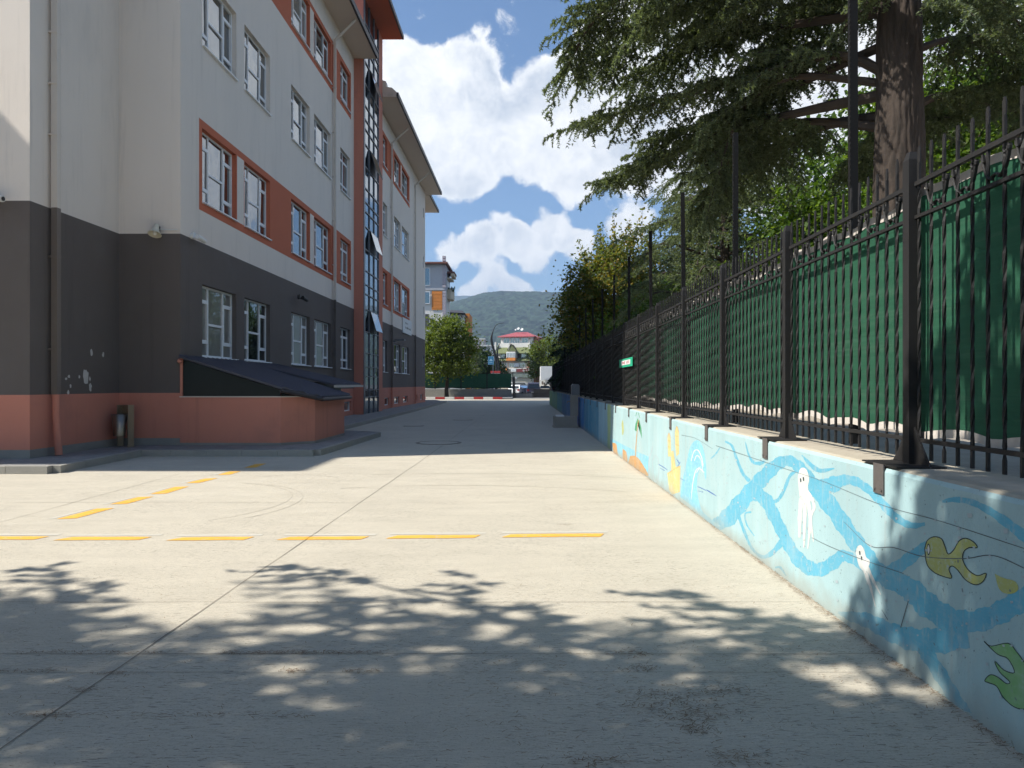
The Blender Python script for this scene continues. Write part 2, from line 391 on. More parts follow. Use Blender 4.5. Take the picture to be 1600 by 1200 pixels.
M_MFISH = worn_paint_mat('mural_fish_yellow', (.38, .40, .14), (.40, .48, .40), .56, 16)
M_MGREEN = worn_paint_mat('mural_fish_green', (.17, .36, .13), (.30, .45, .34), .62, 16)
M_MDKGRN = worn_paint_mat('mural_leaf_green', (.04, .25, .10), (.3, .5, .4), .65, 12)
M_MINK = mat('mural_ink', (.035, .05, .055), .85, .2)
M_MNAVY = mat('mural_navy', (.07, .14, .38), .85, .2)
M_MGREY = mat('mural_grey', (.36, .42, .44), .85, .2)


# ------------------------------------------------------------------ mesh helpers
class MB:
    def __init__(s): s.v = []; s.f = []; s.m = []
    def add(s, vs, fs, mi=0):
        o = len(s.v); s.v += [tuple(p) for p in vs]
        for f in fs: s.f.append([o + k for k in f]); s.m.append(mi)
        return s
    def box(s, x0, x1, y0, y1, z0, z1, mi=0):
        vs = [(x0, y0, z0), (x1, y0, z0), (x1, y1, z0), (x0, y1, z0), (x0, y0, z1), (x1, y0, z1), (x1, y1, z1), (x0, y1, z1)]
        return s.add(vs, [(0, 3, 2, 1), (4, 5, 6, 7), (0, 1, 5, 4), (1, 2, 6, 5), (2, 3, 7, 6), (3, 0, 4, 7)], mi)
    def quad(s, a, b, c, d, mi=0): return s.add([a, b, c, d], [(0, 1, 2, 3)], mi)
    def poly(s, pts, mi=0): return s.add(pts, [tuple(range(len(pts)))], mi)
    def prism(s, pts, z0, z1, mi=0, mside=None):
        n = len(pts)
        vs = [(x, y, z0) for x, y in pts] + [(x, y, z1) for x, y in pts]
        s.add(vs, [tuple(range(n))[::-1], tuple(range(n, 2 * n))], mi)
        o = len(s.v) - 2 * n
        for k in range(n):
            j = (k + 1) % n
            s.f.append([o + k, o + j, o + n + j, o + n + k]); s.m.append(mi if mside is None else mside)
        return s
    def extr(s, pts, vec, mi=0):
        """planar outline (3d points) extruded along vec"""
        n = len(pts); v = Vector(vec)
        a = [Vector(p) for p in pts]; b = [p + v for p in a]
        fs = [tuple(range(n))[::-1], tuple(range(n, 2 * n))] + [(k, (k + 1) % n, n + (k + 1) % n, n + k) for k in range(n)]
        return s.add(a + b, fs, mi)
    def tube(s, pts, rad, n=8, mi=0, cap=True, flat=1.0, wob=0.0, rnd=None):
        pts = [Vector(p) for p in pts]
        if not isinstance(rad, (list, tuple)): rad = [rad] * len(pts)
        o = len(s.v); up = Vector((0, 0, 1)); prev = None
        for k, p in enumerate(pts):
            tdir = (pts[min(k + 1, len(pts) - 1)] - pts[max(k - 1, 0)])
            if tdir.length < 1e-9: tdir = Vector((0, 0, 1))
            tdir.normalize()
            if prev is None:
                ref = up if abs(tdir.z) < .95 else Vector((0, 1, 0))
                a = tdir.cross(ref).normalized()
            else:
                a = (prev - tdir * prev.dot(tdir)).normalized()
            prev = a
            b = tdir.cross(a)
            for q in range(n):
                t = 2 * math.pi * q / n
                r = rad[k] * (1 + (rnd.uniform(-wob, wob) if rnd else 0))
                s.v.append(tuple(p + a * (r * math.cos(t)) + b * (r * flat * math.sin(t))))
        for k in range(len(pts) - 1):
            for q in range(n):
                j = (q + 1) % n
                s.f.append([o + k * n + q, o + k * n + j, o + (k + 1) * n + j, o + (k + 1) * n + q]); s.m.append(mi)
        if cap:
            s.f.append([o + q for q in range(n)][::-1]); s.m.append(mi)
            e = o + (len(pts) - 1) * n
            s.f.append([e + q for q in range(n)]); s.m.append(mi)
        return s
    def cyl(s, c, r, h, n=16, mi=0, axis='z'):
        c = Vector(c); d = {'x': Vector((h, 0, 0)), 'y': Vector((0, h, 0)), 'z': Vector((0, 0, h))}[axis]
        return s.tube([c, c + d], r, n, mi)
    def lathe(s, prof, n=18, mi=0, c=(0, 0, 0)):
        o = len(s.v)
        for r, z in prof:
            for q in range(n):
                t = 2 * math.pi * q / n
                s.v.append((c[0] + r * math.cos(t), c[1] + r * math.sin(t), c[2] + z))
        for k in range(len(prof) - 1):
            for q in range(n):
                j = (q + 1) % n
                s.f.append([o + k * n + q, o + k * n + j, o + (k + 1) * n + j, o + (k + 1) * n + q]); s.m.append(mi)
        return s
    def mesh(s, name, mats, smooth=False):
        me = bpy.data.meshes.new(name)
        me.from_pydata(s.v, [], s.f)
        for m in (mats if isinstance(mats, (list, tuple)) else [mats]): me.materials.append(m)
        if any(s.m): me.polygons.foreach_set('material_index', s.m)
        if smooth: me.polygons.foreach_set('use_smooth', [True] * len(s.f))
        me.update()
        return me
    def build(s, name, mats, parent=None, loc=(0, 0, 0), rotz=0.0, smooth=False):
        return link(name, s.mesh(name, mats, smooth), parent, loc, rotz)


def link(name, data, parent=None, loc=(0, 0, 0), rotz=0.0):
    o = bpy.data.objects.new(name, data); COL.objects.link(o)
    o.location = loc; o.rotation_euler = (0, 0, rotz)
    if parent: o.parent = parent
    return o


def tag(o, label, cat, group=None):
    o['label'] = label; o['category'] = cat
    if group: o['group'] = group
    return o


def thing(name, label, cat, loc=(0, 0, 0), rotz=0.0, group=None):
    return tag(link(name, None, None, loc, rotz), label, cat, group)


def struct(o, kind='structure'): o['kind'] = kind; return o


def dup(o, parent=None):
    c = o.copy(); COL.objects.link(c)
    if parent: c.parent = parent
    for ch in list(o.children): dup(ch, c)
    return c


def quad_mesh(name, V, material):
    """V: (n,4,3) array of loose quads -> one mesh"""
    n = len(V); me = bpy.data.meshes.new(name)
    me.vertices.add(4 * n); me.loops.add(4 * n); me.polygons.add(n)
    me.vertices.foreach_set('co', np.ascontiguousarray(V, dtype=np.float32).ravel())
    me.loops.foreach_set('vertex_index', np.arange(4 * n, dtype=np.int32))
    me.polygons.foreach_set('loop_start', np.arange(0, 4 * n, 4, dtype=np.int32))
    me.update(calc_edges=True)
    me.materials.append(material)
    return me


def unit(a): return a / (np.linalg.norm(a, axis=-1, keepdims=True) + 1e-9)


def diamonds(P, D, ln, wd, rng):
    """leaf-shaped quads starting at P along D"""
    n = len(P)
    W_ = unit(np.cross(D, rng.normal(size=(n, 3)))) * (wd * .5)[:, None] if np.ndim(wd) else unit(np.cross(D, rng.normal(size=(n, 3)))) * wd * .5
    L_ = D * (ln[:, None] if np.ndim(ln) else ln)
    return np.stack([P, P + L_ * .45 + W_, P + L_, P + L_ * .45 - W_], axis=1)


# photograph pixel -> point
def on_wall(px, py, x=2.16):
    y = x * F / (px - VX); return (x, y, H - (py - VY) * y / F)


def at_y(px, py, y): return ((px - VX) / F * y, y, H + (VY - py) * y / F)


def on_ground(px, py, z=0.0):
    y = (H - z) * F / (py - VY); return ((px - VX) / F * y, y, z)

# ------------------------------------------------------------------ ground and paving
g = MB(); g.quad((-7000, -3000, -.012), (7000, -3000, -.012), (7000, 9000, -.012), (-7000, 9000, -.012))
struct(g.build('ground', M_ASPH))
YX0, YX1, YY0, YY1 = -45.0, 2.165, -14.0, 73.9
g = MB(); g.quad((YX0, YY0, 0), (YX1, YY0, 0), (YX1, 55, 0), (YX0, 55, 0)); g.quad((YX0, 55, 0), (12, 55, 0), (12, YY1, 0), (YX0, YY1, 0))
struct(g.build('schoolyard_pavement', M_CONC))

rnd = random.Random(7)


def joint(p, q, w, mb, z=.004):
    n = max(2, int((Vector(q) - Vector(p)).length / .5)); a = Vector(p); b = Vector(q)
    s = Vector((-(b - a).y, (b - a).x, 0)).normalized()
    L_ = []; R_ = []
    for k in range(n + 1):
        c = a.lerp(b, k / n) + s * rnd.uniform(-.006, .006); ww = w * rnd.uniform(.55, 1.15)
        L_.append((c.x + s.x * ww / 2, c.y + s.y * ww / 2, z)); R_.append((c.x - s.x * ww / 2, c.y - s.y * ww / 2, z))
    o = len(mb.v); mb.v += L_ + R_
    for k in range(n): mb.f.append([o + k, o + k + 1, o + n + 2 + k, o + n + 1 + k]); mb.m.append(0)


jm = MB()
joint((-2.33, .5, 0), (-2.08, 15.6, 0), .009, jm); joint((-2.08, 15.6, 0), (-1.9, 40, 0), .012, jm)
joint((-5.95, 1, 0), (-6.08, 12.6, 0), .009, jm)
for y, w in ((5.2, .005), (4.2, .005), (3.93, .003)): joint((-9, y, .001), (2.12, y + .01, .001), w, jm)
for y in (9.6, 23.0, 32.0, 44.0): joint((-7, y, .001), (2.1, y, .001), .008, jm)
struct(jm.build('pavement_joint', M_JOINT))

# dashed yellow lines, each dash a painted quad; faint old white line beside them
ym = MB(); wm = MB()
for x0, x1, yl, yr in ((-40, 62, 841, 841), (98, 225, 842, 841.5), (272, 386, 842.5, 841.5), (443, 567, 841.5, 841), (612, 743, 839.5, 838.5), (791, 938, 837.5, 836.5)):
    a = on_ground(x0, yl); b = on_ground(x1, yr); hw = .075
    n = 6; top = []; bot = []
    for k in range(n + 1):
        t = k / n; x = a[0] + (b[0] - a[0]) * t; y = a[1] + (b[1] - a[1]) * t
        sk = .05 if k in (0, n) else 0
        top.append((x + sk * (1 if k == 0 else 1), y + hw + rnd.uniform(-.008, .008), .004)); bot.append((x - sk * (1 if k == 0 else .2), y - hw + rnd.uniform(-.008, .008), .004))
    o = len(ym.v); ym.v += bot + top
    for k in range(n): ym.f.append([o + k, o + k + 1, o + n + 2 + k, o + n + 1 + k]); ym.m.append(0)
    wm.quad((a[0] - .05, a[1] + .13, .003), (b[0] + .1, b[1] + .13, .003), (b[0] + .1, b[1] + .21, .003), (a[0] - .05, a[1] + .21, .003))
for (xa, ya), (xb, yb) in (((90, 811), (163, 795)), ((173, 788), (226, 777)), ((236, 772), (283, 761)), ((291, 755), (329, 748)), ((341, 742), (366, 737)), ((382, 731), (407, 725))):
    a = on_ground(xa, ya); b = on_ground(xb, yb); hw = .085
    ym.quad((a[0] - .0, a[1] - .02, .004), (a[0] + .2, a[1] + .03, .004), (b[0] + .1, b[1] + .05, .004), (b[0] - .09, b[1] + .0, .004))
    wm.quad((a[0] - .12, a[1], .003), (a[0] - .05, a[1], .003), (b[0] - .13, b[1], .003), (b[0] - .2, b[1], .003))
struct(ym.build('yellow_road_marking', M_YELLOW)); struct(wm.build('old_white_road_marking', M_OLDWHITE))


tm = MB()
for cx, cy, r, a0, a1 in ((-5.2, 9.6, 2.0, -40, 70), (-5.1, 9.5, 2.08, -30, 60), (-3.9, 11.6, .9, 0, 150), (-1.0, 6.0, 5.2, 60, 110), (-1.0, 6.0, 6.7, 60, 104)):
    P_ = [Vector((cx + r * math.cos(R(a)), cy + r * math.sin(R(a)), 0)) for a in np.linspace(a0, a1, 14)]
    for k in range(13): joint(P_[k], P_[k + 1], .022 if r > 3 else .012, tm, .0025)
struct(tm.build('tyre_mark_pavement', mat('tyre_scuff', (.40, .36, .29), .9, .4, 5)))

# raised paving round the school with its kerb stones
SW = .13
walk = [(-30, 12.75), (-8.42, 12.75), (-8.55, 15.86), (-4.62, 15.86), (-4.42, 21.6), (-6.32, 22.9), (-6.30, 38), (-6.55, 60.8), (-8.0, 66), (-30, 66)]
g = MB(); g.prism(walk, -.01, SW)
struct(g.build('raised_paving', M_PAVE))
km = MB()
for k in range(len(walk) - 3):
    a = Vector((*walk[k], 0)); b = Vector((*walk[k + 1], 0)); d = (b - a).normalized(); s = Vector((d.y, -d.x, 0))
    L_ = (b - a).length; nst = max(1, round(L_ / .75))
    for q in range(nst):
        p = a + d * (L_ * q / nst + .004); e = a + d * (L_ * (q + 1) / nst - .004)
        zt = SW + .006 + rnd.uniform(-.003, .003)
        P_ = [p + s * .001, e + s * .001, e + s * .14, p + s * .14]
        km.prism([(v.x, v.y) for v in P_][::-1], -.01, zt)
struct(km.build('kerb_stones', M_KERB))

for k, (x, y, r, lab) in enumerate(((-2.25, 19.3, .62, 'wide round manhole cover in the shaded yard, nearest of the covers'), (-2.6, 31.5, .45, 'small round manhole cover far down the shaded yard'), (-4.1, 27.0, .4, 'small round manhole cover near the long kerb'))):
    t = thing('manhole_cover', lab, 'manhole cover', (x, y, .004), group='manhole covers in the yard')
    m = MB(); m.lathe([(r, 0), (r, .006), (r * .86, .006), (r * .86, 0)], 32); m.build('frame', M_JOINT, t)
    m = MB(); m.lathe([(r * .84, 0), (r * .84, .005), (0.001, .005)], 32); m.build('lid', M_CONC, t)

# ------------------------------------------------------------------ the school
SROT = -.0063
SO = (-8.2, 17.08, 0)
school = thing('school_building', 'long four storey white and charcoal school with terracotta window bands and base', 'school', SO, SROT)


def U(px): return 9221.0 / (822 - px) - 17.08


ZS, ZD = 1.385, 5.216           # top of terracotta base, top of charcoal zone
ZT = 17.3
FLOORS = [(2.30, 4.16), (6.27, 8.17), (10.30, 12.22), (14.36, 16.13)]
WB = [(U(316), U(369.5)), (U(382), U(422)), (U(455), U(484)), (U(491), U(517)), (U(532), U(547))]
WC = [(U(598.6), U(605)), (U(616), U(625.7)), (U(628), U(638.7))]
BANDB = (U(311), U(548.5)); BANDC = (U(597.6), U(640))
PIERB = [(U(370.5), U(381.2)), (U(484.6), U(490.5))]
PIERC = [(U(626.2), U(627.6))]
UT0, UT1, UE = 17.2, 21.8, 41.4
SLITS = (40.15, 40.75)
VENTB = [(U(538), U(549))]; VENTC = [(U(601), U(608)), (U(616), U(624)), (U(630), U(637)), (U(648), U(652)), (U(657), U(660.5))]
REC = .2
openings = []                    # (u0,u1,z0,z1,recess,kind)
for f, (a, b) in enumerate(FLOORS):
    for k, (u0, u1) in enumerate(WB): openings.append((u0, u1, a, b, REC, 'w2' if k == 4 else 'w3'))
    for k, (u0, u1) in enumerate(WC): openings.append((u0, u1, a, b, REC, 'w2' if k == 0 else 'w3'))
    openings.append((SLITS[0], SLITS[1], a + .7, b - .3, .12, 'slit'))
for u0, u1 in VENTB + VENTC: openings.append((u0, u1, .33, .78, .16, 'vent'))


def wall_mi(u, z):
    if z < ZS: return 2
    if z < ZD: return 1
    for fl in (1, 3):
        zl, zh = FLOORS[fl][0] - .23, FLOORS[fl][1] + .2
        if zl < z < zh:
            for (b0, b1), piers in ((BANDB, PIERB), (BANDC, PIERC)):
                if b0 < u < b1:
                    if any(p0 < u < p1 for p0, p1 in piers) and FLOORS[fl][0] < z < FLOORS[fl][1]: return 0
                    return 3
    return 0


wl = MB()
for ua, ub in ((0.0, UT0), (UT1, UE)):
    us = {ua, ub}; zs = {0.0, ZS, ZD, ZT}
    for o in openings:
        if ua <= o[0] < ub: us |= {o[0], o[1]}; zs |= {o[2], o[3]}
    for b in (BANDB, BANDC):
        for v in b:
            if ua < v < ub: us.add(v)
    for p in PIERB + PIERC:
        for v in p:
            if ua < v < ub: us.add(v)
    for fl in (1, 3): zs |= {FLOORS[fl][0] - .23, FLOORS[fl][1] + .2}
    us = sorted(us); zs = sorted(zs)
    for i in range(len(us) - 1):
        for j in range(len(zs) - 1):
            uc, zc = (us[i] + us[i + 1]) / 2, (zs[j] + zs[j + 1]) / 2
            if any(o[0] < uc < o[1] and o[2] < zc < o[3] for o in openings): continue
            wl.quad((0, us[i], zs[j]), (0, us[i + 1], zs[j]), (0, us[i + 1], zs[j + 1]), (0, us[i], zs[j + 1]), wall_mi(uc, zc))
for u0, u1, z0, z1, rc, kind in openings:           # reveals
    mi = wall_mi(u1 + .03, (z0 + z1) / 2); ml = wall_mi(u0 - .03, (z0 + z1) / 2); mt = wall_mi((u0 + u1) / 2, z1 + .03)
    wl.quad((0, u0, z0), (-rc, u0, z0), (-rc, u0, z1), (0, u0, z1), ml); wl.quad((0, u1, z0), (0, u1, z1), (-rc, u1, z1), (-rc, u1, z0), mi)
    wl.quad((0, u0, z1), (-rc, u0, z1), (-rc, u1, z1), (0, u1, z1), mt); wl.quad((0, u0, z0), (0, u1, z0), (-rc, u1, z0), (-rc, u0, z0), mt)


def band_wall(p, q, ztop=ZT, lo=0.0):
    for z0, z1, mi in ((lo, ZS, 2), (ZS, ZD, 1), (ZD, ztop, 0)):
        if z1 > z0 >= lo: wl.quad((p[0], p[1], z0), (q[0], q[1], z0), (q[0], q[1], z1), (p[0], p[1], z1), mi)


band_wall((-1.48, 0), (0, 0)); band_wall((-1.48, -3.08), (-1.48, 0)); band_wall((-12.4, -3.08), (-1.48, -3.08))
band_wall((-12.4, -7.0), (-12.4, -3.08)); band_wall((-26, -7.0), (-12.4, -7.0)); band_wall((-26, UE + 6), (-26, -7.0)); band_wall((0, UE), (-.9, UE))
band_wall((-.9, UE), (-.9, UE + 6.1)); band_wall((-.9, UE + 6.1), (-26, UE + 6.1))
wl.build('wall', [M_WHITE, M_DARK, M_SALMON, M_RED], school)

# cement strip at the foot of the wall
pl = MB()
for (x0, y0, x1, y1) in ((-1.48, -.02, .0, 0.0), (-1.48, -3.08, -1.465, -.02), (-12.4, -3.10, -1.465, -3.08)): pl.box(x0, x1, y0, y1, .1, .30)
pl.build('plinth', M_CEMENT, school)


def make_window(w, h, kind):
    """frame mesh and pane mesh, bottom centre at origin, facing +x"""
    fr = MB(); b = .055; d0_, d1_ = -.04, .03
    fr.box(d0_, d1_, -w / 2, w / 2, 0, b); fr.box(d0_, d1_, -w / 2, w / 2, h - b, h)
    fr.box(d0_, d1_, -w / 2, -w / 2 + b, b, h - b); fr.box(d0_, d1_, w / 2 - b, w / 2, b, h - b)
    if kind in ('w3', 'w2'):
        cols = [(-w / 2 + b, -w * .215), (-w * .215, w * .215), (w * .215, w / 2 - b)] if kind == 'w3' else [(-w / 2 + b, -.02), (-.02, w / 2 - b)]
        for c in cols[:-1]: fr.box(d0_ - .001, d1_ + .002, c[1] - .024, c[1] + .024, b, h - b)
        for k, (a, c) in enumerate(cols):
            a2, c2 = a + (.024 if k else 0), c - (.024 if k < len(cols) - 1 else 0)
            if kind == 'w3' and k == 1: fr.box(d0_, d1_ + .004, a2, c2, h * .47 - .03, h * .47 + .03)
            else:
                z0, z1 = h * .22, h * .78
                fr.box(d0_, d1_, a2, c2, z0 - .05, z0 + .045); fr.box(d0_, d1_ + .001, a2, c2, z1 - .045, z1 + .05)
                fr.box(d0_, d1_ + .012, a2, a2 + .035, z0 + .045, z1 - .045); fr.box(d0_, d1_ + .012, c2 - .035, c2, z0 + .045, z1 - .045)
    fm = fr.mesh('window', M_PVC)
    pn = MB(); pn.quad((-.005, -w / 2 + b, b), (-.005, w / 2 - b, b), (-.005, w / 2 - b, h - b), (-.005, -w / 2 + b, h - b))
    sl = MB(); sl.box(0.0, REC + .03, -w / 2 - .0, w / 2 + .0, -.028, .004)
    return fm, (pn.mesh('pane', M_GLASS), pn.mesh('pane', M_GLASS_C)), sl.mesh('sill', M_PVC)


cache = {}
wr = random.Random(3)
for u0, u1, z0, z1, rc, kind in openings:
    key = (round(u1 - u0, 3), round(z1 - z0, 3), kind)
    if key not in cache: cache[key] = make_window(u1 - u0, z1 - z0, kind)
    fm, pm, sm = cache[key]
    w = link('vent_window' if kind == 'vent' else 'window', fm, school, (-rc + .04, (u0 + u1) / 2, z0))
    p = link('pane', pm[1 if wr.random() < .25 else 0], w); p.rotation_euler = (0, R(wr.uniform(-.6, .6)), R(wr.uniform(-.9, .9)))
    if kind in ('w3', 'w2'): link('sill', sm, w)

# glazed stair tower
TX = .45; TZ = 20.5
tw = MB()
G0, G1 = UT0 + .32, UT0 + 3.58
tw.quad((-6, UT0, 0), (TX, UT0, 0), (TX, UT0, TZ), (-6, UT0, TZ)); tw.quad((TX, UT0, 0), (TX, UT0 + .05, 0), (TX, UT0 + .05, TZ), (TX, UT0, TZ))
tw.quad((TX, G1, 0), (TX, UT1, 0), (TX, UT1, TZ), (TX, G1, TZ)); tw.quad((TX, UT1, 0), (-6, UT1, 0), (-6, UT1, TZ), (TX, UT1, TZ))
tw.quad((TX, G1, 0), (TX, G1, TZ), (TX - .3, G1, TZ), (TX - .3, G1, 0)); tw.quad((-6, UT1, 17), (-6, UT0, 17), (-6, UT0, TZ), (-6, UT1, TZ))
tw.quad((TX, UT0 + .05, 0), (TX - .3, UT0 + .05, 0), (TX - .3, UT0 + .05, TZ), (TX, UT0 + .05, TZ))
tw.build('stair_tower', M_SALMON, school)
cw = MB(); cw.box(TX - .04, TX + .03, UT0 + .05, G0, 0.02, TZ - .01)
cols = [G0 + (G1 - G0) * k / 3 for k in range(4)]
zrow = [.1, .95, 1.30]
for fl in range(5):
    for z in (1.97, 2.44, 3.12, 4.16): zrow.append(z + 4.04 * fl + .0)
    zrow.append(5.26 + 4.04 * fl)
zrow = sorted(z for z in zrow if z < TZ - .2)
for k, u in enumerate(cols): cw.box(TX - .06, TX + .02, u - (.03 if k else 0), u + (.03 if k < 3 else 0), .05, TZ - .02)
for z in zrow: cw.box(TX - .05, TX + .015, G0, G1, z - .025, z + .025)
cwo = cw.build('curtain_wall_frame', M_ALU, school)
pn = MB(); pn.quad((TX - .03, G0, .05), (TX - .03, G1, .05), (TX - .03, G1, TZ), (TX - .03, G0, TZ)); pn.build('pane', M_GLASS_T, cwo)
for fl in range(4):                                  # tilted open sashes
    zt = 5.24 + 4.04 * fl; zb = zt - 1.05
    ua, ub = cols[1] + .03, cols[3] - .5
    q = MB(); q.quad((TX + .012, ua, zb + .02), (TX + .012, ub, zb + .02), (TX + .012, ub, zt), (TX + .012, ua, zt)); q.build('gap_shade_sheet', M_GUTTER, cwo)  # flat dark sheet paints the shade of the opening behind the sash
    s = MB(); s.box(0, .02, ua - ub, 0, -1.02, 0); so = s.build('open_sash', M_GLASS_T, cwo, (TX + .03, ub, zt)); so.rotation_euler = (0, R(-16), 0)
    e = MB()
    for (y0, y1, z0, z1) in ((ua - ub, 0, -.03, 0), (ua - ub, 0, -1.02, -.99), (ua - ub, ua - ub + .03, -.99, -.03), (-.03, 0, -.99, -.03)): e.box(-.003, .024, y0, y1, z0, z1)
    e.build('sash_frame', M_ALU, so)

# roofs: flat soffit, dark gutter edge, low tiled slope


def roof(x0, x1, y0, y1, z, soffit, rise=1.6, edges='eb', th=.24, ridge_in=4.5):
    r = MB()
    r.quad((x0, y0, z), (x0, y1, z), (x1, y1, z), (x1, y0, z), 0)
    r.box(x1, x1 + .09, y0, y1, z - .02, z + th, 1)
    r.box(x0, x1 + .09, y0 - .05, y0, z - .0, z + th, 1 if 'b' in edges else 0)
    r.box(x0, x1 + .09, y1, y1 + .05, z - .0, z + th - .02, 0)
    zt = z + th - .03; xr = x1 - 7.5; ya, yb = (y0 + ridge_in, y1 - ridge_in) if (y1 - y0) > 2 * ridge_in + 1 else (y0, y1)
    r.quad((x1, y0, zt), (x1, y1, zt), (xr, yb, zt + rise), (xr, ya, zt + rise), 2)
    r.quad((x0, y0, zt), (x1, y0, zt), (xr, ya, zt + rise), (x0, ya, zt + rise), 2); r.quad((x1, y1, zt), (x0, y1, zt), (x0, yb, zt + rise), (xr, yb, zt + rise), 2)
    r.quad((xr, ya, zt + rise), (xr, yb, zt + rise), (x0, yb, zt + rise), (x0, ya, zt + rise), 2)
    return r.build('roof', [soffit, M_GUTTER, M_ROOF], school)


roof(-14, 1.08, -1.1, UT0 - .02, ZT, M_SOFFIT)
roof(-14, -.38, -4.18, -1.16, ZT, M_SOFFIT, .6, 'eb', .24, .5)
roof(-26, -11.75, -8.1, -4.3, ZT, M_SOFFIT, .8, 'eb', .24, .8)
roof(-26, -14.1, -4.2, UE + 5, ZT, M_SOFFIT, 1.2)
roof(-6.0, 1.52, UT0 - .25, UT1 + .06, TZ, M_RED, .5, 'e', .2, .6)
roof(-14, 1.22, UT1 + .12, UE + .65, ZT + .05, M_SOFFIT)
roof(-14, .25, UE + .75, UE + 6.6, ZT + .0, M_SOFFIT, .8, 'e', .24, .8)
gb = MB(); gb.extr([(-3.5, UT1 + .07, ZT + .04), (1.2, UT1 + .07, ZT + .04), (1.2, UT1 + .07, ZT + .32), (.95, UT1 + .07, ZT + .55), (.62, UT1 + .07, ZT + .60), (.62, UT1 + .07, ZT + .90), (-.2, UT1 + .07, ZT + 1.15), (-3.5, UT1 + .07, ZT + 2.0)], (0, .5, 0))
gb.build('gable_parapet', M_SOFFIT, school)


def downpipe(u, x, ztop, eave_x=None, kick=True):
    q = MB(); s = .05
    for z0, z1, mi in ((.18, ZS, 2), (ZS, ZD, 1), (ZD, ztop, 0)):
        q.box(x + .05, x + .05 + 2 * s, u - s, u + s, z0, z1, mi)
    zz = 1.0
    while zz < ztop:
        q.box(x, x + .16, u - s - .012, u + s + .012, zz, zz + .03, 2 if zz < ZS else (1 if zz < ZD else 0)); zz += 1.9
    if eave_x: q.tube([(x + .1, u, ztop - .05), (eave_x, u, ZT - .06)], .06, 8, 0)
    return q.build('downpipe', [M_PIPEW, M_DARK, M_SALMON], school)


downpipe(U(519.8), 0, ZT - .9, .98); downpipe(U(610), 0, ZT - .9, 1.1); downpipe(U(647), 0, ZT - .9, 1.1)
M_PIPEB = mat('downpipe_paint_brown', (.16, .13, .11), .6, .1)
q = MB(); s = .062; u = -2.48; x = -1.48
q.box(x + .06, x + .06 + 2 * s, u - s, u + s, ZD, ZT, 0); q.box(x + .06, x + .06 + 2 * s, u - s, u + s, ZS, ZD, 1); q.tube([(x + .12, u, ZS), (x + .12, u, 1.0), (x + .18, u, .14)], .068, 10, 2)
for z in (2.3, 4.2, 6.7, 7.75, 8.8, 9.9): q.box(x, x + .05, u - s - .01, u + s + .01, z, z + .035, 0 if z > ZD else 1); q.box(x + .05, x + .19, u - s - .014, u + s + .014, z, z + .03, 0 if z > ZD else 1)
q.build('downpipe', [M_PIPEW, M_PIPEB, M_SALMON], school)['label'] = 'pale downpipe turning brown and then terracotta beside the sunny corner'

# peeled patches showing pale undercoat on the charcoal wall by the corner
pr = random.Random(11)
M_UNDER = mat('undercoat', (.50, .48, .45), .9, .15)
for px, py, rx, ry in ((134, 588, 4.5, 13), (141, 604, 2.5, 7), (143, 551, 2, 5.5), (161, 554, 1.8, 4), (108, 588, 2, 3), (103.5, 592, 2, 2), (110.5, 603, 1.5, 3.5), (107, 613, 2, 3.5), (124, 588.5, 1.4, 2.6), (140.5, 592, 1.3, 4)):
    pts = []
    for k in range(14):
        t = 2 * math.pi * k / 14; rr = pr.uniform(.7, 1.15)
        w_ = on_wall(px + rx * rr * math.cos(t), py + ry * rr * math.sin(t), -9.68)
        pts.append((-1.48 + .0025, w_[1] - 17.08, w_[2]))
    MB().poly(pts).build('peeled_paint', M_UNDER, school)

# ------------------------------------------------------------------ low annex over the basement stair
annex = thing('basement_entrance', 'low terracotta basement entrance with dark corrugated lean-to roof against the school', 'annex', SO, SROT)
AZ = 1.28
aw = MB()
path1 = [(.0, -.03), (2.42, -.03), (3.06, .60), (3.06, 3.45), (2.28, 3.46), (2.28, 6.45), (0.0, 6.45)]
for k in range(len(path1) - 1):
    a, b = path1[k], path1[k + 1]
    d = (Vector((*b, 0)) - Vector((*a, 0))).normalized(); s = Vector((d.y, -d.x, 0)) * -.14
    aw.extr([(a[0], a[1], .1), (b[0], b[1], .1), (b[0], b[1], AZ), (a[0], a[1], AZ)], s, 0)
aw.build('wall', M_SALMON, annex)
ap = MB()
for a, b in ((path1[0], path1[1]), (path1[1], path1[2]), (path1[2], path1[3])):
    d = (Vector((*b, 0)) - Vector((*a, 0))).normalized(); s = Vector((d.y, -d.x, 0))
    ap.extr([(a[0], a[1], .1), (b[0], b[1], .1), (b[0], b[1], .19), (a[0], a[1], .19)], s * .012, 0)
ap.build('plinth', M_CEMENT, annex)
cp = MB()
cp.box(.0, 2.45, -.06, .1, AZ, AZ + .025); cp.extr([(2.45, -.06, AZ), (3.09, .57, AZ), (3.09, .57, AZ + .025), (2.45, -.06, AZ + .025)], (-.14, .14, 0)); cp.box(2.13, 2.31, 3.6, 6.47, AZ, AZ + .02)
cp.build('coping', M_PIPEW, annex)


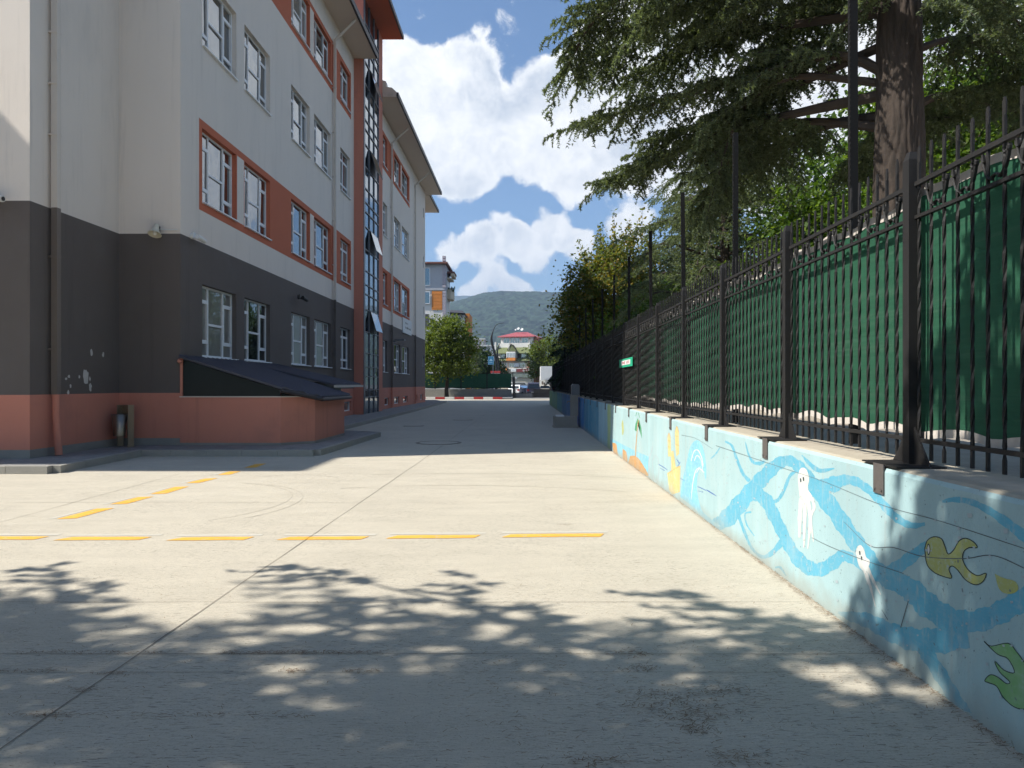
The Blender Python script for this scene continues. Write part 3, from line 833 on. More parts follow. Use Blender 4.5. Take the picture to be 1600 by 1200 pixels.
def corrugated(x1, y0, y1, z0, z1, name, chamf=None):
    """lean-to sheet: ribs run down the slope"""
    r = MB(); n = int((y1 - y0) / .045); o = 0; th = .05
    top = []; bot = []
    for k in range(n + 1):
        y = y0 + (y1 - y0) * k / n
        w = .030 if (k % 6) in (1, 2) else 0.0
        xe = x1
        if chamf and y < chamf[1]: xe = chamf[0] + (x1 - chamf[0]) * (y - y0) / (chamf[1] - y0)
        ze = z0 + (z1 - z0) * xe / x1
        top.append(((.015, y, z0 + w), (xe, y, ze + w)))
    for k in range(n):
        a, b = top[k], top[k + 1]
        r.quad(a[0], a[1], b[1], b[0])
        r.quad(*[(p[0], p[1], p[2] - th) for p in (a[1], a[0], b[0], b[1])])
        r.quad(a[1], (a[1][0], a[1][1], a[1][2] - th), (b[1][0], b[1][1], b[1][2] - th), b[1])
    for e in (top[0], top[-1]): r.quad(e[0], e[1], (e[1][0], e[1][1], e[1][2] - th), (e[0][0], e[0][1], e[0][2] - th))
    return r.build(name, M_CORR, annex)


corrugated(3.22, -.12, 3.5, 2.28, 1.29, 'roof', (2.48, .55))
corrugated(2.80, 3.52, 6.6, 2.25, 1.585, 'roof')
gt = MB(); gt.box(2.80, 2.88, 3.3, 6.62, 1.50, 1.57); gt.build('gutter', M_HEM, annex)
gt = MB(); gt.tube([(2.47, -.16, 1.44), (3.26, .52, 1.22), (3.26, 3.4, 1.22)], .045, 8); gt.build('gutter', M_GUTTER, annex)
sp = MB(); sp.extr([(.06, .0, AZ + .03), (2.40, .0, AZ + .03), (2.40, .0, 1.46), (.06, .0, 2.19)], (0, .03, 0)); sp.build('side_panel', M_PANEL, annex)
sp = MB(); sp.extr([(2.42, .05, AZ + .03), (2.95, .60, AZ + .03), (2.95, .60, AZ + .06), (2.42, .05, AZ + .13)], (-.03, .03, 0)); sp.box(2.16, 2.2, 3.55, 6.4, AZ + .03, 1.66); sp.build('front_panel', M_PANEL, annex)
bf = MB(); bf.box(.0, .06, -.03, .03, AZ, 2.24); bf.tube([(-.03, -.05, 2.17), (.06, -.05, 2.12)], .05, 8); bf.build('panel_frame', M_SALMON, annex)

# ------------------------------------------------------------------ things fixed to or standing by the school
# litter bin
b = thing('litter_bin', 'stainless steel swing litter bin standing in the corner of the school', 'litter bin', (-9.30, 16.72, SW))
for s_ in (-.20, .20):
    m = MB(); m.box(s_ - .012, s_ + .012, -.10, .05, 0, .98); m.build('post', M_STEEL, b)
m = MB(); m.box(-.188, .188, -.05, .03, .95, .98); m.box(-.188, .188, .03, .04, .62, .95); m.build('back_plate', M_STEEL, b)
m = MB(); m.lathe([(.125, .26), (.172, .76), (.160, .76), (.115, .29), (.001, .29)], 22); m.lathe([(.125, .26), (.001, .26)], 22); m.build('bucket', M_STEEL, b, (0, -.17, 0), 0, True)
b.rotation_euler = (0, 0, R(-28))
# floodlight on the white-charcoal line
f_ = thing('floodlight', 'dusty cream round floodlight pointing down beneath the white wall', 'floodlight', (-8.70, 17.05, 5.30))
m = MB(); m.lathe([(.055, .17), (.062, .08), (.10, -.02), (.155, -.10), (.15, -.105), (.09, -.03), (.02, .02)], 20); o = m.build('reflector', M_GALV, f_, (0, -.17, -.06), 0, True); o.rotation_euler = (R(-24), 0, 0)
m = MB(); m.box(-.03, .03, -.02, .0, -.08, .08); m.tube([(0, -.02, .05), (0, -.10, .10), (0, -.14, .06)], .022, 8); m.build('bracket', M_GUTTER, f_)
m = MB(); m.lathe([(.001, .05), (.03, .03), (.045, -.02), (.03, -.06), (.001, -.075)], 14); m.build('bulb', M_WHITEP, f_, (0, -.20, -.10), 0, True)
m = MB(); m.tube([(.03, -.03, .01), (.3, -.012, .0), (.45, -.012, .01)], .012, 6); m.build('cable', M_WHITEP, f_)


def camera_unit(loc, rz, label, m_, sc=1.0, grp='security cameras on the school wall'):
    t = thing('security_camera', label, 'camera', loc, rz, grp); t.scale = (sc, sc, sc)
    m = MB(); m.cyl((0, 0, 0), .07, .05, 14, 0, 'x'); m.box(.05, .075, -.06, .06, -.06, .08); m.build('mount', m_, t)
    m = MB(); m.tube([(.06, 0, -.02), (.14, 0, -.06), (.2, .0, -.04)], .02, 8); m.build('arm', m_, t)
    m = MB(); m.tube([(.16, -.05, -.02), (.20, .24, -.07)], .055, 12); m.build('camera_body', m_, t)
    m = MB(); m.cyl((.2, .242, -.071), .035, .012, 10, 0, 'y'); m.build('lens', M_BLACK, t)


camera_unit((-8.195, 17.62, 5.27), SROT, 'white security camera near the corner beside the floodlight', M_WHITEP, 1.1)
camera_unit((-8.03, 25.5, 4.72), SROT, 'small black security camera on the charcoal wall between window pairs', M_BLACK, 1.2)
camera_unit((-10.33, 13.99, 5.27), R(-90), 'white camera at the left picture edge on the sunlit block', M_WHITEP, 1.2)
# wall lamp
t = thing('wall_lamp', 'slim wall lamp on a short arm beyond the glazed stair tower', 'lamp', (-8.03, 43.9, 4.15), SROT)
m = MB(); m.box(0, .05, -.07, .07, -.12, .12); m.build('back_plate', M_BLACK, t)
m = MB(); m.tube([(.05, 0, .05), (.5, -.6, .12)], .035, 8); m.build('arm', M_ALU, t)
m = MB(); m.box(.35, .95, -1.0, -.55, .08, .17); m.build('lamp_head', M_ALU, t)
# name board (lettering in the photo is only small grey bars at this distance)
t = thing('name_board', 'white school name board under the far terracotta window band', 'sign', (-8.2 + .0063 * 30.4 + .02, 47.55, 5.06), SROT)
m = MB(); m.box(0, .06, 0, 3.5, 0, 1.02); m.build('board', M_WHITEP, t)
m = MB(); rr_ = random.Random(5)
for z, y0, n, hgt, dy in ((.66, .9, 8, .10, .13), (.33, .9, 15, .15, .15)):
    for k in range(n):
        if rr_.random() < .12: continue
        yy = y0 + k * dy; m.box(.06, .066, yy, yy + dy * rr_.uniform(.45, .8), z, z + hgt * rr_.uniform(.7, 1.1))
m.build('lettering', mat('faded_lettering', (.26, .25, .22), .7), t)
# ------------------------------------------------------------------ mural wall
WX, WZ, WB2 = 2.16, 1.11, 2.62
wall = thing('retaining_wall', 'long low concrete wall with pale blue sea mural under the iron fence', 'wall', (0, 0, 0))
m = MB()
prof = [(WX, -.02), (WX, WZ - .035), (WX + .012, WZ - .012), (WX + .035, WZ), (WB2, WZ), (WB2, -.02)]
ys = [-3.0] + [y for y in np.arange(-2, 55, 2.0)] + [55.0]
o = 0
for y in ys: m.v += [(x, y, z) for x, z in prof]
for k in range(len(ys) - 1):
    for q in range(len(prof) - 1):
        m.f.append([k * 6 + q, k * 6 + q + 1, (k + 1) * 6 + q + 1, (k + 1) * 6 + q]); m.m.append(0)
m.f.append(list(range(6))); m.m.append(0); m.f.append([(len(ys) - 1) * 6 + q for q in range(6)][::-1]); m.m.append(0)
m.build('wall_body', M_MURAL, wall)

layer = [0]


def nx():
    layer[0] += 1
    return WX - .0005 - .00002 * layer[0]


def catmull(P, n=8):
    P = [np.array(p, float) for p in P]; out_ = []
    Q = [2 * P[0] - P[1]] + P + [2 * P[-1] - P[-2]]
    for k in range(1, len(Q) - 2):
        for j in range(n):
            t = j / n
            out_.append(.5 * ((2 * Q[k]) + (-Q[k - 1] + Q[k + 1]) * t + (2 * Q[k - 1] - 5 * Q[k] + 4 * Q[k + 1] - Q[k + 2]) * t * t + (-Q[k - 1] + 3 * Q[k] - 3 * Q[k + 1] + Q[k + 2]) * t ** 3))
    out_.append(P[-1])
    return out_


Z4 = (1100, 640, 3.2); Z3 = (900, 600, 5.3333); Z1 = (1300, 750, 2.6667); ZP = (0, 0, 1.0)


def lift(px, py, x):
    px = max(px, VX + 12); y = WX * F / (px - VX); z = H - (py - VY) * y / F
    return (x, y, min(max(z, .004), WZ - .037))


def ribbon(mb, P, fr, width=None, close=False, n=8):
    P = [(p[0] / fr[2] + fr[0], p[1] / fr[2] + fr[1], (p[2] if len(p) > 2 else width) / fr[2]) for p in P]
    if close: P = P + [P[0]]
    C_ = catmull(P, n); x = nx(); a = []; b = []
    for k, c in enumerate(C_):
        d = C_[min(k + 1, len(C_) - 1)][:2] - C_[max(k - 1, 0)][:2]
        L_ = np.hypot(*d) + 1e-9; nn = np.array((-d[1], d[0])) / L_
        hw = max(c[2], .2) / 2 * (1 + .10 * math.sin(k * .9 + len(mb.v)) + .06 * math.sin(k * 2.3 + 1.7))
        a.append(lift(c[0] + nn[0] * hw, c[1] + nn[1] * hw, x)); b.append(lift(c[0] - nn[0] * hw, c[1] - nn[1] * hw, x))
    o = len(mb.v); mb.v += a + b; N_ = len(a)
    for k in range(N_ - 1): mb.f.append([o + k, o + k + 1, o + N_ + k + 1, o + N_ + k]); mb.m.append(0)


def patch(mb, P, fr, smooth=True):
    P = [(p[0] / fr[2] + fr[0], p[1] / fr[2] + fr[1]) for p in P]
    if smooth: P = catmull(P + [P[0]], 4)[:-1]
    x = nx(); mb.poly([lift(p[0], p[1], x) for p in P])


# broad blue currents
mb = MB()
ribbon(mb, [(-20, 585, 40), (60, 575, 60), (120, 540, 85), (190, 460, 80), (250, 390, 75), (310, 325, 70), (365, 275, 62), (420, 255, 52), (470, 282, 56), (515, 335, 62), (570, 405, 80), (650, 505, 80), (725, 615, 80), (795, 710, 82), (860, 800, 85), (930, 850, 90), (1010, 885, 100)], Z4)
ribbon(mb, [(255, 415, 70), (310, 455, 66), (350, 530, 60), (395, 620, 55), (440, 705, 60), (500, 775, 70), (570, 802, 66), (640, 770, 66), (690, 732, 58), (740, 745, 50), (800, 790, 36)], Z4)
ribbon(mb, [(560, 385, 50), (640, 375, 80), (700, 352, 52), (760, 360, 45), (820, 398, 38), (880, 455, 40), (940, 522, 40), (1000, 566, 35), (1050, 580, 30), (1105, 572, 16)], Z4)
ribbon(mb, [(870, 850, 80), (960, 795, 66), (1040, 735, 60), (1120, 675, 44)], Z4)
ribbon(mb, [(950, 850, 80), (1040, 905, 110), (1120, 980, 120), (1220, 1040, 112), (1330, 1062, 110), (1450, 1030, 110), (1540, 980, 112), (1640, 925, 115)], Z4)
ribbon(mb, [(670, 1015, 10), (740, 1035, 50), (820, 1055, 72), (900, 1095, 82), (980, 1130, 100), (1080, 1155, 120), (1180, 1152, 130), (1320, 1130, 120)], Z4)
ribbon(mb, [(375, 690, 60), (410, 745, 58), (470, 840, 56), (520, 920, 52), (565, 985, 50)], Z1)
ribbon(mb, [(1192, 460, 12), (1250, 450, 26), (1330, 460, 30), (1420, 502, 36), (1510, 562, 46), (1620, 645, 55)], Z4)
mb.build('blue_current', M_BLUE1, wall)
mb = MB()
for P in ([(105, 158, 8), (140, 182, 11), (165, 250, 13), (195, 320, 15), (228, 358, 18)], [(210, 170, 4), (225, 230, 9), (255, 268, 15), (302, 258, 8)], [(490, 228, 6), (530, 272, 19), (580, 305, 22), (652, 294, 7)],
          [(475, 300, 10), (430, 332, 15), (402, 400, 15), (372, 450, 16), (340, 462, 18)], [(168, 515, 14), (198, 600, 14), (238, 690, 12), (290, 736, 17), (342, 715, 24), (405, 645, 34)],
          [(236, 512, 8), (206, 522, 8), (214, 575, 6), (252, 632, 4)], [(355, 790, 8), (382, 790, 11), (412, 832, 5)], [(80, 190, 4), (60, 220, 7), (35, 245, 5)]): ribbon(mb, P, Z4)
ribbon(mb, [(1410, 480, 6), (1430, 560, 10), (1470, 640, 14), (1530, 670, 16), (1580, 645, 10)], Z3)
mb.build('thin_blue_stroke', M_BLUE1, wall)
# curling wave
mb = MB(); patch(mb, [(868, 940), (890, 800), (925, 640), (955, 520), (1000, 470), (1040, 490), (1068, 570), (1085, 690), (1082, 800), (1062, 722), (1035, 705), (1015, 760), (1008, 850), (1020, 960), (1055, 1060), (1130, 1130), (1210, 1190), (1110, 1160), (980, 1030)], Z3); wv_ = mb.build('curling_wave', M_BLUE2, wall)
mb = MB()
for P in ([(960, 640, 5), (985, 560, 8), (1020, 555, 8), (1050, 620, 6), (1060, 690, 4)], [(985, 640, 5), (1010, 595, 7), (1045, 640, 5), (1055, 720, 4)], [(960, 960, 4), (975, 820, 6), (1000, 720, 7), (1040, 690, 5)], [(1005, 740, 6), (1030, 705, 8), (1070, 740, 5)]): ribbon(mb, P, Z3)
mb.build('foam_line', M_MWHITE, wv_)
# shore: light sea band, sand, parasol, castle
mb = MB(); patch(mb, [(298, 455), (400, 510), (500, 560), (605, 605), (615, 690), (596, 750), (540, 700), (440, 640), (298, 540)], Z3, False); mb.build('painted_sea', M_BLUE2, wall)
mb = MB(); patch(mb, [(300, 488), (335, 500), (345, 560), (352, 612), (318, 590)], Z3); patch(mb, [(388, 540), (420, 570), (428, 655), (392, 640)], Z3); patch(mb, [(450, 600), (495, 600), (540, 645), (605, 765), (540, 735), (440, 685)], Z3); mb.build('painted_sand', M_MORANGE, wall)
mb = MB(); patch(mb, [(515, 284), (496, 335), (490, 385), (506, 396), (512, 330), (526, 296), (545, 365), (549, 452), (534, 402), (528, 330)], Z3, False); ribbon(mb, [(530, 280, 4), (520, 240, 4), (508, 235, 4), (498, 268, 4)], Z3)
pp = mb.build('painted_parasol', M_MDKGRN, wall)
mb = MB(); ribbon(mb, [(520, 300, 5), (508, 420, 6), (498, 560, 8), (496, 740, 10)], Z3); mb.build('pole', M_MORANGE, pp)
mb = MB(); patch(mb, [(380, 332), (389, 298), (397, 338), (399, 400), (386, 425)], Z3); mb.build('painted_kite', M_MFISH, wall)
mb = MB(); patch(mb, [(760, 742), (795, 722), (792, 560), (812, 558), (832, 692), (872, 680), (866, 900), (800, 922), (776, 880)], Z3, False)
patch(mb, [(762, 442), (776, 408), (790, 452), (792, 605), (768, 604)], Z3, False); patch(mb, [(825, 404), (840, 350), (858, 402), (860, 582), (838, 604), (828, 522)], Z3, False); pc = mb.build('painted_sandcastle', M_MYEL, wall)
mb = MB()
for P in ([(770, 745, 3), (800, 722, 3), (870, 682, 3)], [(768, 470, 3), (790, 478, 3)], [(768, 520, 3), (790, 530, 3)], [(830, 430, 3), (856, 440, 3)], [(830, 500, 3), (858, 515, 3)], [(763, 440, 3), (776, 408, 3), (790, 452, 3)], [(825, 404, 3), (840, 352, 3), (858, 402, 3)]): ribbon(mb, P, Z3)
mb.build('outline', M_MORANGE, pc)
mb = MB(); ribbon(mb, [(640, 640), (665, 595), (690, 650), (688, 770), (665, 815), (645, 770)], Z3, 5, True); ribbon(mb, [(612, 770, 8), (608, 640, 9), (630, 560, 7), (640, 520, 4)], Z3); mb.build('painted_ring', M_MGREY, wall)
mb = MB()
for P in ([(690, 670, 5), (725, 690, 6), (762, 716, 4)], [(700, 700, 3), (740, 722, 4)], [(1015, 855, 5), (1050, 870, 6), (1085, 888, 4)], [(1088, 882, 7), (1125, 905, 9), (1172, 934, 4)], [(1020, 890, 3), (1060, 902, 4)], [(870, 785, 3), (905, 805, 4)], [(840, 625, 5), (860, 660, 6)], [(846, 690, 4), (870, 650, 5)]): ribbon(mb, P, Z3)
mb.build('painted_ripple', M_MNAVY, wall)
# jellyfish
for name_, bodyP, tent, eyes in (('painted_jellyfish', [(470, 335), (480, 300), (498, 290), (516, 305), (526, 345), (520, 395), (540, 430), (535, 455), (508, 472), (484, 455), (475, 400)],
                                  [[(488, 445, 22), (480, 540, 20), (478, 640, 10)], [(506, 455, 20), (504, 560, 16), (500, 690, 6)], [(522, 450, 18), (532, 560, 16), (520, 695, 5)], [(540, 440, 14), (552, 490, 14), (535, 540, 12), (548, 660, 5)]], [(483, 352), (497, 346)]),
                                 ('painted_jellyfish', [(760, 715), (768, 686), (786, 678), (802, 702), (812, 738), (830, 755), (824, 785), (800, 806), (776, 780)],
                                  [[(800, 790, 18), (826, 860, 14), (858, 985, 4)], [(815, 782, 16), (850, 860, 13), (885, 925, 4)], [(806, 800, 8), (815, 850, 8), (838, 900, 4)]], [(779, 716), (788, 742)])):
    mb = MB(); patch(mb, bodyP, Z4)
    for P in tent: ribbon(mb, P, Z4)
    j = mb.build(name_, M_MWHITE, wall)
    mb = MB()
    for ex, ey in eyes: patch(mb, [(ex - 3, ey - 9), (ex + 4, ey - 7), (ex + 5, ey + 10), (ex - 1, ey + 9)], Z4)
    mb.build('eye', M_MINK, j)
# fish
F1 = [(1105, 695), (1118, 655), (1150, 636), (1188, 645), (1205, 680), (1222, 722), (1250, 702), (1276, 658), (1310, 643), (1350, 662), (1368, 690), (1328, 690), (1300, 712), (1296, 752), (1322, 800), (1368, 830), (1412, 818), (1398, 858), (1360, 876), (1310, 852), (1270, 802), (1242, 782), (1226, 800), (1240, 842), (1192, 832), (1150, 812), (1116, 772)]
F2 = [(635, 672), (665, 692), (735, 680), (770, 715), (800, 755), (830, 800), (850, 900), (810, 952), (760, 945), (715, 905), (688, 860), (655, 845), (638, 836), (660, 812), (690, 820), (728, 848), (742, 840), (700, 800), (680, 755), (718, 792), (762, 802), (735, 745), (690, 725)]
for P, fr, mm in ((F1, Z4, M_MFISH), (F2, Z1, M_MGREEN)):
    mb = MB(); patch(mb, P, fr); fo = mb.build('painted_fish', mm, wall)
    mb = MB(); ribbon(mb, P, fr, 5 if fr is Z4 else 4, True, 4)
    if fr is Z4: ribbon(mb, [(1118, 690), (1124, 672), (1131, 700), (1124, 726)], Z4, 5, True)
    mb.build('outline', M_MINK, fo)
mb = MB(); patch(mb, [(1118, 692), (1124, 676), (1130, 700), (1124, 722)], Z4); mb.build('fish_eye', M_MWHITE, wall)
mb = MB(); patch(mb, [(1455, 820), (1500, 842), (1560, 860), (1572, 902), (1530, 922), (1480, 900)], Z4); mb.build('yellow_smudge', M_MFISH, wall)
# formwork seam and cable-like crack
mb = MB(); ribbon(mb, [(60, 180, 2.5), (390, 290, 2), (600, 360, 2), (900, 480, 2.5), (1190, 560, 3.5), (1620, 700, 4)], Z4)
ribbon(mb, [(540, 640, 2), (620, 680, 2.5), (780, 745, 3), (1000, 820, 3)], Z4); ribbon(mb, [(700, 560, 2), (830, 680, 3), (950, 690, 4), (1100, 735, 4), (1300, 745, 5), (1450, 730, 5), (1620, 800, 5)], Z4)
ribbon(mb, [(1025, 950, 4), (985, 1090, 5)], Z4); ribbon(mb, [(890, 1000, 2), (920, 1050, 3)], Z4); ribbon(mb, [(880, 425, 3), (1000, 455, 2), (1140, 540, 2)], Z3)
mb.build('crack', mat('crack_grey', (.12, .14, .15), .9), wall)  # seam and cracks as thin dark grey lines
mb = MB(); rr_ = random.Random(21)
for k in range(120):
    px = rr_.uniform(1120, 1600); zt = rr_.uniform(.12, 1.0); y = WX * F / (px - VX); py = VY + (H - zt) * F / y; s = rr_.uniform(.5, 1.3) * (1 + (px - 1120) / 480) * (1.8 if rr_.random() < .08 else 1)
    patch(mb, [(px - s, py - s * rr_.uniform(.5, 1.3)), (px + s * .8, py - s * .7), (px + s, py + s * rr_.uniform(.4, 1.2)), (px - s * .6, py + s)], ZP, False)
mb.build('chipped_spot', M_MGREY, wall)

# ground behind the wall
g = MB(); g.quad((WB2, -14, 1.09), (70, -14, 1.09), (70, 55, 1.09), (WB2, 55, 1.09)); g.quad((WB2, 55, 1.09), (70, 55, 1.09), (70, 55, -.2), (WB2, 55, -.2))
struct(g.build('garden_terrain', M_SOIL))

# ------------------------------------------------------------------ iron fence on the wall
FX = 2.36; BAY = 2.0; Y0 = 2.3; NB = 26; PT = 3.0
fence = thing('iron_fence', 'dark wrought iron fence with twisted bars and scrolls along the mural wall', 'fence', (FX, 0, 0))
# bay meshes shared by all bays (local: y from 0 to BAY)
pk = MB(); npk = 16; stp = BAY / npk
pr2 = random.Random(2)
for k in range(npk):
    y = stp * (k + .5); hs = .0078; z0, z1 = WZ + .045, 2.92
    if k in (0, npk - 1): pass
    nseg = 26; o = len(pk.v)
    for q in range(nseg + 1):
        z = z0 + (z1 - z0) * q / nseg; t = math.radians(40) * q + k * 1.7
        if q < 2 or q > nseg - 3: t = math.pi / 4
        for c in range(4):
            a = t + c * math.pi / 2; pk.v.append((hs * 1.42 * math.cos(a), y + hs * 1.42 * math.sin(a), z))
    for q in range(nseg):
        for c in range(4): pk.f.append([o + q * 4 + c, o + q * 4 + (c + 1) % 4, o + q * 4 + 4 + (c + 1) % 4, o + q * 4 + 4 + c]); pk.m.append(0)
    # hammered flat tip
    w = .013; tz = z1 + pr2.uniform(-.01, .015)
    prof_ = [(-.008, z1 - .02), (-w, z1 + .02), (-w, tz + .06), (-.006, tz + .085), (.006, tz + .085), (w, tz + .06), (w, z1 + .02), (.008, z1 - .02)]
    pk.extr([(-.004, y + a, b) for a, b in prof_], (.008, 0, 0))
panel_me = pk.mesh('panel', M_FENCE)
rl_me = []
for zc, hh in ((1.265, .012), (2.60, .010), (2.80, .013)):
    q = MB(); q.box(-.014, .014, .035, BAY - .035, zc - hh, zc + hh); rl_me.append(q.mesh('rail', M_FENCE))
sc_ = MB()
ns = 7
for k in range(ns):
    yc = .12 + (BAY - .24) * (k + .5) / ns; wd = (BAY - .24) / ns
    for sgn in (-1, 1):
        pts = []
        for q in range(9):                                   # curl at the top
            t = -math.pi * 1.2 + q / 8 * math.pi * 1.45; rr = .016 + .012 * q / 8
            pts.append((0, yc + sgn * (wd * .42 - .026 + rr * math.cos(t) * .9), 2.755 + rr * math.sin(t)))
        a = pts[-1]
        for q in range(1, 9):
            t = q / 8; pts.append((0, a[1] + (yc + sgn * .035 - a[1]) * (t ** 1.6), a[2] + (2.635 - a[2]) * (1 - (1 - t) ** 1.6)))
        sc_.tube(pts, .0125, 6, cap=False, flat=.45)
    ring = [(0, yc + .03 * math.cos(t), 2.632 + .02 * math.sin(t)) for t in np.linspace(math.pi * 1.1, -math.pi * .1, 8)]
    sc_.tube(ring, .012, 6, cap=False, flat=.5)
scroll_me = sc_.mesh('scrollwork', M_FENCE)
ps = MB(); s = .035
ps.box(-s, s, -s, s, WZ + .008, PT - .05); ps.add([(-s, -s, PT - .05), (s, -s, PT - .05), (s, s, PT - .05), (-s, s, PT - .05), (-s * .55, -s * .55, PT), (s * .55, -s * .55, PT), (s * .55, s * .55, PT), (-s * .55, s * .55, PT)], [(0, 1, 5, 4), (1, 2, 6, 5), (2, 3, 7, 6), (3, 0, 4, 7), (4, 5, 6, 7)])
post_me = ps.mesh('post', M_FENCE)
gs = MB()
for sg in (-1, 1): gs.extr([(-.006, sg * s, WZ + .012), (-.006, sg * (s + .17), WZ + .012), (-.006, sg * (s + .15), WZ + .03), (-.006, sg * s, WZ + .23)], (.012, 0, 0))
gs.box(-.20, .09, -.21, .21, WZ + .002, WZ + .010)
gus_me = gs.mesh('gusset', M_FENCE)
bk = MB(); bk.box(WX - FX - .010, WX - FX - .002, -.075, .045, WZ - .17, WZ + .010)
for yy in (-.055, .025): bk.cyl((WX - FX - .016, yy, WZ - .145), .009, .008, 8, 0, 'x')
brk_me = bk.mesh('bracket', mat('worn_bracket_paint', (.10, .088, .082), .6, .3, 8))
for k in range(-1, NB + 1):
    y = Y0 + BAY * k
    p = link('post', post_me, fence, (0, y, 0)); link('gusset', gus_me, p); link('bracket', brk_me, p)
    if k < NB:
        b = link('panel', panel_me, fence, (.012, y, 0))
        for r_ in rl_me: link('rail', r_, b)
        link('scrollwork', scroll_me, b)

# green mesh screen tied behind the bars
YA, YB = .3, 54.2
ny = int((YB - YA) / .07); nz = 14
V_ = np.zeros((ny + 1, nz + 1, 3))
yy = np.linspace(YA, YB, ny + 1)
ph = ((yy - Y0) % 0.667) / 0.667
sag = np.sin(np.pi * ph)
rs = np.random.default_rng(4)
amp = np.interp(yy, np.linspace(YA, YB, 160), rs.uniform(.35, 1.3, 160))
ztop = 2.785 - .032 * sag * amp - .03 * np.sin(yy * 1.57) ** 2; zbot = 1.285 + .04 * sag * amp + .018 * np.sin(yy * .9 + 1)
for j in range(nz + 1):
    t = j / nz
    V_[:, j, 0] = FX + .075 + .004 * np.sin(yy * 4.7 + .3 * t) * np.sin(np.pi * t) + .0012 * np.sin(yy * 13 + .6 * t) + .008 * np.sin(yy * 1.3)
    V_[:, j, 1] = yy; V_[:, j, 2] = zbot + (ztop - zbot) * t
idx = np.arange((ny + 1) * (nz + 1)).reshape(ny + 1, nz + 1)
screen = thing('green_screen', 'long green mesh privacy screen with pale scalloped hems tied behind the iron fence', 'screen', (0, 0, 0))
me = bpy.data.meshes.new('fabric')
me.from_pydata(V_.reshape(-1, 3).tolist(), [], np.stack([idx[:-1, :-1], idx[1:, :-1], idx[1:, 1:], idx[:-1, 1:]], -1).reshape(-1, 4).tolist())
me.materials.append(M_FABRIC); me.polygons.foreach_set('use_smooth', [True] * len(me.polygons)); link('fabric', me, screen)
for zc, x_, dz in ((ztop, V_[:, nz, 0], -1), (zbot, V_[:, 0, 0], 1)):
    hv = []
    for k in range(ny + 1):
        hv += [(x_[k] - .006, yy[k], zc[k] - dz * .006), (x_[k] - .006, yy[k], zc[k] + dz * .042)]
    me = bpy.data.meshes.new('hem'); me.from_pydata(hv, [], [(2 * k, 2 * k + 2, 2 * k + 3, 2 * k + 1) for k in range(ny)]); me.materials.append(M_HEM); link('hem', me, screen)

# tall slotted poles behind the bars
pm = MB(); pm.box(-.028, .028, -.022, .022, 0, 3.40)
for k in range(84): pm.box(-.033, -.026, -.022, -.008, .03 + k * .04, .05 + k * .04)
pole_me = pm.mesh('steel_pole', M_POLE)
ords = ['nearest', 'second', 'third', 'fourth', 'fifth', 'sixth', 'seventh', 'eighth', 'ninth', 'tenth', 'eleventh', 'twelfth', 'thirteenth', 'fourteenth', 'fifteenth', 'sixteenth']
for k in range(14):
    y = 5.36 + 2.78 * k + (.19 if k == 1 else 0)
    o = link('steel_pole', pole_me, None, (2.505, y, WZ + .04))
    lab = 'tall black slotted pole at the iron fence, %s of the row from the camera' % ords[k]
    tag(o, lab, 'pole', 'tall poles along the iron fence')
    o.rotation_euler = (R(rnd.uniform(-.5, .5)), R(rnd.uniform(-.4, .4)), 0)

# small green sign tied to the fence
t = thing('green_sign', 'small green sign with a white panel tied to the iron fence', 'sign', (FX - .03, 14.9, 1.98))
m = MB(); m.box(-.006, 0, 0, 2.0, 0, .19); m.build('plate', mat('sign_green', (.02, .36, .20), .5), t)
m = MB(); m.box(-.010, -.006, .30, 1.66, .05, .15); pn_ = m.build('white_panel', M_WHITEP, t)
m = MB()
for y0, y1, z0, z1 in ((1.2, 1.5, .105, .118), (1.2, 1.54, .08, .092), (1.06, 1.14, .07, .13), (.45, .5, .07, .13), (.6, .66, .07, .13), (.76, .82, .07, .12)): m.box(-.013, -.010, y0, y1, z0, z1)
m.build('lettering', mat('sign_red', (.35, .05, .06), .6), pn_)

# concrete drinking fountain by the wall
t = thing('drinking_fountain', 'grey concrete drinking fountain block with pillar against the shaded mural wall', 'fountain', (1.62, 26.0, 0))
m = MB(); m.box(-.46, .42, -.05, 1.0, 0, .05); m.box(-.42, .42, 0, .95, .05, .40); m.build('basin', M_KERB, t)
m = MB(); m.box(-.34, -.06, .1, .85, .40, .44); m.build('rim', M_WHITEP, t)
m = MB(); m.box(.20, .48, .35, .75, .40, 1.20); m.build('pillar', M_KERB, t)
m = MB(); pts = [(.24, 1.20), (.53, 1.20), (.53, 1.54), (.48, 1.60), (.30, 1.60), (.24, 1.54)]; m.extr([(a, .30, b) for a, b in pts], (0, .5, 0)); m.build('cap', M_ALU, t)
m = MB(); m.tube([(.20, .55, .95), (.10, .55, .95), (.08, .55, .88)], .02, 8); m.build('tap', M_STEEL, t)

# ------------------------------------------------------------------ fallen needles and debris on the concrete
rs = np.random.default_rng(9)
P_ = []


def spread(n, cx, cy, sx, sy):
    n = int(n * .75); P_.append(np.stack([rs.normal(cx, sx * 1.25, n), rs.normal(cy, sy * 1.25, n)], -1))


